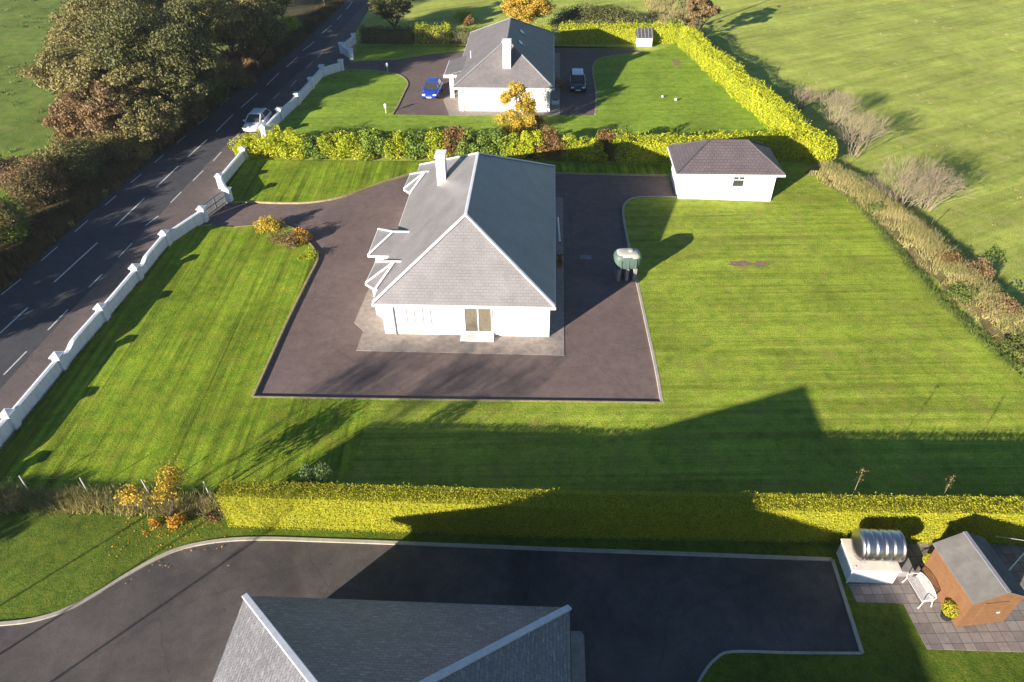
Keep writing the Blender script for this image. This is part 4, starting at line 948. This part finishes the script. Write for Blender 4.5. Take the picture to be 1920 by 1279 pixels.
# two lobed shrub in the shade
t = empty('shrub', (*P2(590, 890, 2.0), 0)); tag(t, 'grey green shrub with two round heads standing in the shade behind the clipped hedge', 'shrub')
b = MB(); b.tube([(0, 0, 0), (-.22, .0, 1.7)], [.04, .02], 5); b.tube([(0, 0, 0), (.3, 0, 1.8)], [.04, .02], 5); b.build('stem', M['bark'], t)
for cx_, cz_ in ((-.34, 2.0), (.42, 2.15)):
    q = rng.normal(size=(900, 3)); q /= np.linalg.norm(q, axis=1, keepdims=True); d = q.copy(); q = q*np.array([.42, .42, .62])*rng.uniform(.6, 1.05, size=(900, 1))+np.array([cx_, 0, cz_])
    numesh('foliage', leaf_quads(q, .09, d), 4, M['grey_green'], t)
for px, py, H, sd_, lb in ((1622, 935, 3.6, 5, 'thin leafless sapling poking up behind the clipped hedge above the steel tank'), (1797, 940, 3.3, 6, 'thin leafless sapling poking up behind the clipped hedge above the timber shed')):
    x, y = P2(px, py, 2.7); t = empty('sapling', (x, y+.9, 0)); tag(t, lb, 'tree'); b = MB(); r = random.Random(sd_)
    b.tube([(0, 0, 0), (.03, 0, H*.6), (0, .05, H)], [.02, .014, .006], 5); b.build('trunk', M['twig'], t)
    c = np.stack([rng.normal(size=60)*.08, rng.normal(size=60)*.08, rng.uniform(H*.75, H, 60)], 1); numesh('leaves', leaf_quads(c, .07), 4, M['russet'], t)
# bed at the bend of the front lawn
bush(505, 432, 1.35, 1.0, 1.2, M['yellowleaf'], 'pale yellow shrub at the gate end of the flower bed by the driveway bend', 'shrub', .11, 2600, 111, 'shrub', 'shrubs of the bed at the driveway bend')
bush(542, 458, 1.7, 1.3, 1.05, M['russet'], 'brown shrub in the middle of the flower bed by the driveway bend', 'shrub', .1, 2600, 112, 'shrub', 'shrubs of the bed at the driveway bend')
bush(565, 452, 1.1, 1.0, .9, M['orange'], 'orange shrub against the driveway kerb in the bed at the bend', 'shrub', .1, 1500, 113, 'shrub', 'shrubs of the bed at the driveway bend')
bush(580, 484, .9, 1.0, .6, M['gold_mix'], 'low yellow green plant at the lawn end of the flower bed by the driveway bend', 'shrub', .08, 900, 114, 'shrub', 'shrubs of the bed at the driveway bend')
# bare bushes right
RG = 'leafless bushes along the field boundary'
for px, py, H, R, lb, sd_, st in ((1500, 205, 2.6, 1.6, 'smallest leafless grey bush behind the diagonal golden hedge', 121, 6), (1560, 235, 3.6, 2.0, 'upright pale leafless bush behind the diagonal hedge', 122, 8), (1598, 290, 4.2, 2.6, 'brown leafless bush at the near end of the diagonal golden hedge', 123, 9),
                                  (1690, 385, 4.0, 3.6, 'widest leafless tan bush on the bank right of the garage', 124, 12), (1735, 392, 3.4, 2.6, 'leafless tan bush on the field side of the widest one', 125, 8)):
    bare_bush(P(px, py, 0), H, R, lb, sd_, group=RG, stems=int(st*2.1), thin=.023)
for i, (px, py, rx, rz, mt, lb) in enumerate([(1640, 400, 1.0, .9, 'bushgreen', 'low green bramble at the lawn edge below the widest leafless bush'), (1600, 350, 1.1, 1.0, 'bushgreen', 'green bramble between the yellow hedge end and the bank'), (1772, 500, 1.3, 1.1, 'redleaf', 'reddish bramble clump on the straw coloured bank, nearest the leafless bushes'),
                                              (1800, 560, 1.3, .9, 'bushgreen', 'olive bramble clump halfway along the straw coloured bank'), (1870, 590, 1.4, 1.2, 'russet', 'brown bramble clump on the field side of the straw coloured bank'), (1900, 660, 1.2, .9, 'dullhedge', 'dull green bramble clump on the bank at the right edge'), (1830, 520, 1.2, 1.4, 'russet', 'tall brown bramble clump beside the fence post on the bank')]):
    bush(px, py, rx, rx, rz, M[mt], lb, 'bramble', .11, 1500, 130+i, 'bramble', 'brambles on the right hand bank')

# ================================================================== FENCES, POLES
def wire_fence(pts, label, h=1.1, lean=(0, 0), wires=4, pr=.035, mat='post'):
    root = empty('wire_fence', (*pts[0], 0)); tag(root, label, 'fence'); o_ = Vector((*pts[0], 0)); tops = []
    for i, p in enumerate(pts):
        a = Vector((*p, 0))-o_; c = a+Vector((lean[0]*(1+.3*math.sin(i*3)), lean[1], h)); MB().tube([a, c], [pr, pr], 6).build('post', M[mat], root); tops.append((a, c))
    b = MB()
    for i in range(len(pts)-1):
        for k in range(wires):
            t = (k+.7)/wires; b.tube([tops[i][0].lerp(tops[i][1], t), tops[i+1][0].lerp(tops[i+1][1], t)], .003, 3)
    b.build('wire', M['dark'], root); return root
wire_fence([(-28.0, 20.35), (-25.0, 20.35), (-22.0, 20.35), (-18.9, 20.35), (-15.9, 20.35), (-14.5, 20.35)], 'low wire fence on pale leaning posts, left of the clipped golden hedge', 1.0, (-.22, .25), 3, .026)
fp = [(26.4, 58), (28.2, 52.5), (29.5, 47.6), (30.4, 42.2), (31.3, 37), (32.2, 31.8), (33.2, 25)]
wire_fence(fp, 'wire fence with thin posts on the field side of the straw coloured bank', 1.2, (0.02, 0), 3, .03, 'bark')
t = empty('utility_pole', P(1276, 62, 0)); tag(t, 'wooden utility pole cut by the top edge at the far corner of the farther garden', 'pole')
MB().tube([(0, 0, -.1), (.05, 0, 9)], [.13, .09], 10).build('pole', M['bark'], t)
b = MB(); b.beam((-.6, 0, 8.3), (.7, 0, 8.3), .1, .12); b.build('crossarm', M['bark'], t)
# washing line pole at the right edge
t = empty('washing_line_pole', (20.9, 17.9, .03)); tag(t, 'thin white washing line pole leaning behind the timber shed at the right edge', 'pole')
MB().tube([(-1.0, -.6, 0), (-.05, .1, 1.9)], .025, 6).build('pole', M['upvc'], t); MB().beam((-.25, 0, 1.88), (.45, .25, 1.95), .06, .06).build('crossarm', M['upvc'], t)
MB().tube([(-1.5, .35, 1.86), (-.05, .1, 1.9)], .006, 4).build('line', M['upvc'], t)

# lamps and balls on the far lawn
for i, (px, py, lb) in enumerate([(727, 134, 'white garden lamp post at the edge of the farther driveway, beside the gateway'), (724, 212, 'white garden lamp post at the near corner of the farther driveway')]):
    t = empty('garden_lamp', P(px, py, .06)); tag(t, lb, 'lamp', 'white lamps beside the farther driveway')
    MB().lathe([(.05, 0), (.04, .55)], (0, 0, 0), 8).build('post', M['post'], t); MB().lathe([(.1, .55), (.13, .62), (.13, .85), (.16, .88), (.02, 1.0)], (0, 0, 0), 10).build('lamp_head', M['lamp'], t)
def ball(name, loc, r, mat, label, cat):
    b = MB(); b.lathe([(r*math.sin(a), r-r*math.cos(a)) for a in np.linspace(.1, math.pi-.1, 9)], (0, 0, 0), 14); o = b.build(name, mat, smooth=True); o.location = loc; tag(o, label, cat); return o
ball('football', P(1242, 183, .06), .13, M['lamp'], 'white ball on the far lawn, left of the other white ball', 'ball')
ball('football', P(1267, 189, .06), .15, M['lamp'], 'white ball on the far lawn, nearer the diagonal hedge', 'ball')

# ================================================================== CARS
def car_paint(name, c):
    n = N(name, .25, .5); n.col(c); n.b.inputs['Coat Weight'].default_value = .6; n.b.inputs['Metallic'].default_value = .1; return n.m
def car(loc, rz, paint, label, L=4.3, Wd=1.78, H=1.46, estate=False, roofmat=None):
    root = empty('car', loc, rz); tag(root, label, 'car')
    # front points to +y ; lower body loft
    ys = [-L/2, -L/2+.12, -L/2+.55, -.9, 0, .75, L/2-.75, L/2-.22, L/2]
    hw = [Wd*.42, Wd*.465, Wd*.495, Wd*.5, Wd*.5, Wd*.5, Wd*.485, Wd*.44, Wd*.36]
    zt = [.86, .92, .93, .93, .92, .93, .84, .72, .60]; zb = [.38, .26, .22, .2, .2, .2, .2, .26, .36]
    vs = []; fs = []; m_ = 10
    for y, h, a, c in zip(ys, hw, zt, zb):
        vs += [(-h*.86, y, c), (-h, y, c+.14), (-h, y, (a+c)/2+.06), (-h*.95, y, a-.06), (-h*.82, y, a), (h*.82, y, a), (h*.95, y, a-.06), (h, y, (a+c)/2+.06), (h, y, c+.14), (h*.86, y, c)]
    for i in range(len(ys)-1):
        for j in range(m_): fs.append((i*m_+j, i*m_+(j+1) % m_, (i+1)*m_+(j+1) % m_, (i+1)*m_+j))
    fs += [tuple(range(m_)), tuple(range((len(ys)-1)*m_, len(ys)*m_))[::-1]]
    body = MB().add(vs, fs).build('body', paint, root, smooth=False); fix_normals(body); body.modifiers.new('s', 'SUBSURF').levels = 1; body.modifiers['s'].render_levels = 2
    for p in body.data.polygons: p.use_smooth = True
    # greenhouse: glass band and roof
    yr0 = -L/2+(.22 if estate else .35); yr1 = L/2-1.05
    b0_ = [(-Wd*.43, yr0, .9), (Wd*.43, yr0, .9), (Wd*.43, yr1, .92), (-Wd*.43, yr1, .92)]
    t0 = yr0+(.25 if estate else .5); t1 = yr1-.85
    tp = [(-Wd*.34, t0, H-.05), (Wd*.34, t0, H-.05), (Wd*.34, t1, H-.06), (-Wd*.34, t1, H-.06)]
    gl = MB().add(b0_+tp, [(3, 2, 1, 0), (4, 5, 6, 7), (0, 1, 5, 4), (1, 2, 6, 5), (2, 3, 7, 6), (3, 0, 4, 7)]).build('windows', M['glass'], root); fix_normals(gl)
    rv = []; e = .03
    for z_, s_ in ((H-.065, 1.04), (H-.01, .98), (H+.01, .6)):
        rv += [(x*s_, (t0+t1)/2+(y-(t0+t1)/2)*s_, z_) for x, y, _ in tp]
    rfm = MB().add(rv, [(0, 1, 5, 4), (1, 2, 6, 5), (2, 3, 7, 6), (3, 0, 4, 7), (4, 5, 9, 8), (5, 6, 10, 9), (6, 7, 11, 10), (7, 4, 8, 11), (8, 9, 10, 11), (3, 2, 1, 0)]).build('roof', roofmat or paint, root, bevel=.03)
    b = MB()
    for s_ in (-1, 1):
        MB().beam((s_*Wd*.425, yr1, .93), (s_*Wd*.338, t1, H-.05), .07, .05).build('pillar', paint, root); MB().beam((s_*Wd*.425, yr0, .92), (s_*Wd*.338, t0, H-.05), .1, .06).build('pillar', paint, root); MB().beam((s_*Wd*.435, -.1, .93), (s_*Wd*.345, -.1, H-.05), .05, .05, up=(1, 0, 0)).build('pillar', paint, root)
    for s_ in (-1, 1):
        for yy in (-L/2+.8, L/2-.85):
            w_ = MB(); x = s_*(Wd/2-.10)
            prof = [(.0, -.10), (.30, -.10), (.325, -.05), (.325, .06), (.30, .10), (0, .10)]; k = 18; vv = []; ff = []
            for r_, o_ in prof:
                for j in range(k): a = 6.283*j/k; vv.append((x+o_, yy+r_*math.cos(a), .325+r_*math.sin(a)))
            for i in range(len(prof)-1):
                for j in range(k): ff.append((i*k+j, i*k+(j+1) % k, (i+1)*k+(j+1) % k, (i+1)*k+j))
            wh = w_.add(vv, ff).build('wheel', M['rubber'], root); fix_normals(wh)
            rm = MB(); vv = [(x+s_*.103, yy+.2*math.cos(6.283*j/k), .325+.2*math.sin(6.283*j/k)) for j in range(k)]
            rm.add(vv, [tuple(range(k)) if s_ > 0 else tuple(range(k))[::-1]]).build('rim', M['steel'], wh)
        MB().box(s_*Wd*.33-.17, s_*Wd*.33+.17, L/2-.30, L/2-.09, .60, .71).build('headlight', M['lamp'], root, bevel=.02)
        MB().box(s_*Wd*.36-.13, s_*Wd*.36+.13, -L/2-.02, -L/2+.12, .70, .84).build('tail_light', plain('tail_red', (.3, .01, .01), .3), root, bevel=.02)
        MB().box(s_*Wd*.55-.09, s_*Wd*.55+.09, yr1-.35, yr1-.22, .92, 1.04).build('mirror', paint, root, bevel=.02)
    MB().box(-.26, .26, L/2-.03, L/2+.015, .38, .49).build('number_plate', M['lamp'], root)
    return root
def heading(a, c):
    A_, B_ = P2(*a), P2(*c); return math.atan2(-(B_[0]-A_[0]), B_[1]-A_[1])
car((-28.95, 66.2, .006), rad(178), car_paint('white_paint', (.75, .76, .78, 1)), 'white car parked on the road shoulder at the end of the mixed hedge')
car((*P2(812, 178), .01), rad(176), car_paint('blue_paint', (.02, .06, .42, 1)), 'bright blue hatchback parked on the driveway left of the farther bungalow', 4.1, 1.78, 1.5)
car((3.45, 78.2, .01), rad(180), car_paint('navy_paint', (.012, .018, .035, 1)), 'dark navy car with pale roof parked right of the farther bungalow', 4.5, 1.82, 1.5, True, car_paint('silver_roof', (.42, .46, .52, 1)))

# ================================================================== TANKS, COOP
t = empty('oil_tank', (*P2(1172, 520), .01), rad(6)); tag(t, 'green plastic oil tank on concrete blocks beside the shaded driveway', 'oil tank')
vs = []; fs = []; nu, nv = 26, 15
for i in range(nv):
    ph = math.pi*i/(nv-1)
    for j in range(nu):
        th = 2*math.pi*j/nu; sg = lambda v_, e: math.copysign(abs(v_)**e, v_)
        vs.append((.93*sg(math.sin(ph), .45)*sg(math.cos(th), .6), .66*sg(math.sin(ph), .45)*sg(math.sin(th), .6), 1.52+.62*sg(math.cos(ph), .72)))
for i in range(nv-1):
    for j in range(nu): fs.append((i*nu+j, (i+1)*nu+j, (i+1)*nu+(j+1) % nu, i*nu+(j+1) % nu))
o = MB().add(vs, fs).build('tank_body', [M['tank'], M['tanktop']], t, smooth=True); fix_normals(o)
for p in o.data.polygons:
    if p.center.z > 1.93-.18*p.center.x: p.material_index = 1  # sunlit upper right faces painted in the paler colour
b = MB()
for k in (-.5, 0, .5): b.box(k-.04, k+.04, -.685, .685, 1.05, 1.75)
o = b.build('rib', M['tank'], t, bevel=.02)
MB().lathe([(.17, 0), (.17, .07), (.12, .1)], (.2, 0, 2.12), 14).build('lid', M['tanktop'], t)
for x in (-.55, 0, .55): MB().box(x-.11, x+.11, -.5, .5, 0, .98).build('block_pier', M['block'], t)
# steel tank on plinth
pl = empty('plinth', (0, 0, 0)); tag(pl, 'pale rendered masonry plinth carrying the steel tank beside the yard kerb', 'plinth')
pb = PX([(1583, 1092), (1667, 1094)]); px0, px1 = pb[0][0]+.1, pb[1][0]+.12; py0 = pb[0][1]; 
MB().box(px0, px1, py0, py0+1.45, 0, .95).build('base', M['wallwhite'], pl)
MB().box(px0-.05, px1+.05, py0-.05, py0+1.5, .952, 1.03).build('top_slab', M['cream'], pl)
MB().box(px1, px1+.95, py0+.35, py0+1.6, 0, .42).build('step', M['block'], pl)
st = empty('steel_tank', ((px0+px1)/2+.08, py0+.72, 1.03)); tag(st, 'shiny ribbed steel water tank lying on its plinth under the clipped hedge', 'water tank')
vs = []; fs = []; k = 40; prof = []; Lh = .84; R_ = .66
for x, r_ in [(-Lh-.16, .05), (-Lh-.14, .3), (-Lh-.06, .5), (-Lh, R_)]: prof.append((x, r_))
for i in range(1, 40):
    x = -Lh+2*Lh*i/40; prof.append((x, R_-.05*(math.sin(x*math.pi/.36)**2 < .16)))
for x, r_ in [(Lh, R_), (Lh+.06, .5), (Lh+.14, .3), (Lh+.16, .05)]: prof.append((x, r_))
for x, r_ in prof:
    for j in range(k): a = 6.283*j/k; vs.append((x, r_*math.cos(a), .72+r_*math.sin(a)))
for i in range(len(prof)-1):
    for j in range(k): fs.append((i*k+j, i*k+(j+1) % k, (i+1)*k+(j+1) % k, (i+1)*k+j))
fs += [tuple(range(k)), tuple(range((len(prof)-1)*k, len(prof)*k))]
o = MB().add(vs, fs).build('tank_body', M['steel'], st, smooth=True); fix_normals(o)
for x in (-.6, .6): MB().box(x-.08, x+.08, -.45, .45, 0, .22).build('cradle', M['block'], st)
MB().tube([(px0-.03, py0-.04, .05), (px0-.03, py0-.04, .9), (px0+.1, py0+.1, 1.05)], .03, 6).build('pipe', M['upvc'], pl)
# timber shed
SH = empty('garden_shed', (17.88, 16.5, .045), rad(9)); tag(SH, 'orange brown timber garden shed with grey felt roof at the right edge', 'shed')
w2, l2, he, hr = 1.02, 1.28, 2.0, 2.55
b = MB(); v = [(-w2, -l2, .06), (w2, -l2, .06), (w2, l2, .06), (-w2, l2, .06), (-w2, -l2, he), (w2, -l2, he), (w2, l2, he), (-w2, l2, he), (0, -l2, hr), (0, l2, hr)]
b.add(v, [(3, 2, 1, 0), (0, 1, 5, 8, 4), (2, 3, 7, 9, 6), (1, 2, 6, 5), (3, 0, 4, 7), (4, 8, 9, 7), (5, 6, 9, 8)]); o = b.build('wall', M['wood'], SH); fix_normals(o)
for s_ in (-1, 1):
    sl = (hr-he)/w2; b = MB(); xe = s_*(w2+.14); ze_ = he-.14*sl
    vv = [(xe, -l2-.1, ze_+.03), (0, -l2-.1, hr+.03), (0, l2+.1, hr+.03), (xe, l2+.1, ze_+.03)]
    b.add(vv+[(x, y, z+.04) for x, y, z in vv], [(0, 1, 2, 3), (7, 6, 5, 4), (0, 4, 5, 1), (1, 5, 6, 2), (2, 6, 7, 3), (3, 7, 4, 0)]); o = b.build('roof', M['felt'], SH); fix_normals(o)
b = MB(); b.beam((0, -l2-.1, hr+.08), (0, l2+.1, hr+.08), .16, .03); b.build('ridge_cap', M['cap_grey'], SH)
b = MB(); b.box(-.5, .5, -l2-.03, -l2-.003, .12, 1.75); d_ = b.build('door', M['wood'], SH)
MB().box(.3, .42, -l2-.06, -l2-.031, .95, 1.0).build('handle', M['upvc'], d_)
b = MB()
for x in (-.9, -.3, .3, .9): b.box(x-.06, x+.06, -l2, l2, -.04, .058)
b.build('bearer', M['bark'], SH)
# bench
M['bench'] = plain('bench_paint', (.55, .55, .54), .5)
BN = empty('garden_bench', (16.1, 16.52, .045), rad(99)); BN.scale = (.88, .88, .9); tag(BN, 'white cast metal garden bench with pierced back against the timber shed', 'bench')
# local: x along length, -y front... front faces +y
b = MB()
for i in range(7): b.box(-.66, .66, -.2+.072*i-.02, -.2+.072*i+.028, .42, .445)
b.build('seat', M['bench'], BN)
vs = []; fs = []; nx = 25
b = MB()
def topz(x): return .78+.17*math.cos(x/.66*math.pi/2)**.8
for i in range(12):
    for j in range(5):
        xa_ = -.66+i*.11; zb_ = .48+j*.085
        if zb_ > topz(xa_+.055)-.06: continue
        b.tube([(xa_+.055+.045*math.cos(a), -.27-.1*(zb_-.45), zb_+.035+.036*math.sin(a)) for a in np.linspace(0, 2*math.pi, 9)], .010, 4, cap=False)
pts = [(x, -.27-.1*(topz(x)-.45), topz(x)) for x in np.linspace(-.66, .66, 21)]; b.tube([(-.66, -.24, .44)]+pts+[(.66, -.24, .44)], .024, 6)
b.tube([(-.66, -.25, .47), (.66, -.25, .47)], .02, 6); b.build('backrest', M['bench'], BN)
for s_ in (-1, 1):
    b = MB(); b.tube([(s_*.66, -.24, .44), (s_*.67, -.3, .2), (s_*.68, -.34, 0)], [.03, .025, .035], 6); b.build('leg', M['bench'], BN)
    b = MB(); b.tube([(s_*.66, .25, .44), (s_*.67, .27, .2), (s_*.68, .32, 0)], [.03, .025, .035], 6); b.build('leg', M['bench'], BN)
    b = MB(); b.tube([(s_*.67, -.3, .68), (s_*.69, -.05, .7), (s_*.69, .24, .68), (s_*.68, .3, .58), (s_*.67, .25, .44)], .024, 6); b.build('armrest', M['bench'], BN)
# potted golden shrubs
for i, (px, py, rr, lb) in enumerate([(1735, 1066, .3, 'round golden shrub in a black pot at the hedge end of the white bench'), (1772, 1158, .34, 'round golden shrub in a black pot at the near end of the white bench')]):
    t = empty('potted_shrub', (*P2(px, py), .045)); tag(t, lb, 'potted shrub', 'potted shrubs beside the bench')
    MB().lathe([(.2, 0), (.26, .3), (.28, .34), (.24, .34), (.22, .28)], (0, 0, 0), 16).build('pot', M['pot'], t)
    q = rng.normal(size=(1500, 3)); q /= np.linalg.norm(q, axis=1, keepdims=True); d = q.copy(); q = q*rr*rng.uniform(.82, 1.04, size=(1500, 1))+np.array([0, 0, .34+rr*.8])
    numesh('foliage', leaf_quads(q, .06, d, .6), 4, M['hedge_gold'], t)
# coop in the far garden
cp = empty('garden_coop', P(1208, 88, .05)); tag(cp, 'small cream coop with dark slatted roof in the corner of the farther garden', 'coop')
MB().box(-.95, .95, 0, 1.5, 0, 1.1).build('wall', M['cream'], cp)
b = MB(); b.add([(-1.05, -.1, 1.15), (1.05, -.1, 1.15), (1.05, 1.6, 1.9), (-1.05, 1.6, 1.9), (-1.05, -.1, 1.08), (1.05, -.1, 1.08), (1.05, 1.6, 1.08), (-1.05, 1.6, 1.08)], [(0, 1, 2, 3), (7, 6, 5, 4), (0, 4, 5, 1), (1, 5, 6, 2), (2, 6, 7, 3), (3, 7, 4, 0)]); o = b.build('roof', M['cap_dark'], cp); fix_normals(o)
b = MB()
for i in range(5): x = -.9+i*.45; b.beam((x, -.12, 1.17), (x, 1.6, 1.93), .1, .04)
b.build('roof_batten', M['cap_grey'], cp)
# things against the far house's east wall
for i, (px, py, lb) in enumerate([(1046, 165, 'red brown garden chair by the east wall of the farther bungalow, nearer the wall'), (1054, 165, 'red brown garden chair beside the navy car')]):
    t = empty('garden_chair', (*P2(px, py), .035), rad(20-60*i)); tag(t, lb, 'chair', 'garden chairs east of the farther bungalow')
    MB().box(-.26, .26, -.25, .25, .4, .44).build('seat', M['terracotta'], t); MB().box(-.26, .26, .22, .27, .46, .95).build('backrest', M['terracotta'], t)
    for x in (-.22, .22):
        for y in (-.2, .2): MB().box(x-.025, x+.025, y-.025, y+.025, 0, .398).build('leg', M['terracotta'], t)
t = empty('planter', (.98, 73.0, .035)); tag(t, 'pale planter box at the corner of the farther bungalow', 'planter'); MB().box(-.4, .4, -.25, .25, 0, .4).build('box', M['upvc'], t); MB().box(-.34, .34, -.2, .2, .401, .42).build('soil', M['soil'], t)

# tussocks scattered over the pastures
def tussocks(name, n, area, h, mat, label_, seed, per=22, sp=.16, wd=.05):
    ng = np.random.default_rng(seed); c = np.column_stack([ng.uniform(area[0], area[1], n), ng.uniform(area[2], area[3], n), np.zeros(n)])
    c = np.repeat(c, per, 0)+ng.normal(size=(n*per, 3))*np.array([sp, sp, 0])
    tag(numesh(name, blades(c, h, wd, .45), 3, mat), label_, None, None, 'stuff')
tussocks('grass_tufts', 330, (30, 85, 30, 118), .16, M['straw'], 'pale tufts scattered over the big right hand pasture', 3)
tussocks('grass_tufts', 420, (-95, -44, 45, 120), .35, M['bushgreen'], 'green rush tufts scattered over the left hand pasture', 4, 26, .3, .08)

def litter(name, pts, n, mat, label_, size=.06, sp=1.5, z=.012, seed=9):
    ng = np.random.default_rng(seed); P_ = np.array(pts, float); idx = ng.integers(0, len(P_), n)
    c = np.column_stack([P_[idx]+ng.normal(size=(n, 2))*sp, np.full(n, z)]); nr = np.tile([0, 0, 1.0], (n, 1))
    o_ = numesh(name, leaf_quads(c, size, nr, .25, .7), 4, mat); tag(o_, label_, None, None, 'stuff')
litter('fallen_leaves', PX([(505, 410), (560, 420), (600, 450), (640, 470), (600, 520)]), 260, M['russet'], 'fallen brown leaves on the driveway near the flower bed', .10, .9)
litter('fallen_leaves', PX([(300, 960), (340, 975), (380, 985), (250, 1000), (320, 1010)]), 420, M['orange'], 'fallen orange leaves on the grass below the sparse sapling', .08, .8, .045)
litter('fallen_leaves', PX([(960, 232), (1000, 236), (940, 226), (1020, 228)]), 300, M['yellowleaf'], 'fallen yellow leaves under the columnar autumn tree', .12, 1.0, .07)

tufts('long_grass', [(-28.0, 21), (-28.0, 43)], .4, 5000, .16, M['bushgreen'], 'longer grass at the foot of the long white wall', lean=.5, bw=.03, hbank=LZ)
tufts('long_grass', PX([(1560, 335), (1640, 425), (1755, 560), (1865, 660), (1930, 715)]), 1.3, 9000, .2, M['bushgreen'], 'longer green grass where the big lawn meets the bank', lean=.5, bw=.04, hbank=LZ)

# the low sun lights a thin autumn haze
hz = MB().box(-620, 620, -220, 920, -1.2, 30.0).build('haze', None); hz.data.materials.clear()
hm = bpy.data.materials.new('haze_air'); hm.use_nodes = True; hn = hm.node_tree; hn.nodes.clear()
ho = hn.nodes.new('ShaderNodeOutputMaterial'); pv = hn.nodes.new('ShaderNodeVolumePrincipled')
pv.inputs['Color'].default_value = (.82, .86, .9, 1); pv.inputs['Density'].default_value = HAZE; pv.inputs['Anisotropy'].default_value = .4
hn.links.new(pv.outputs[0], ho.inputs['Volume']); hz.data.materials.append(hm); hz['kind'] = 'stuff'; hz['label'] = 'thin pale haze over the whole scene'
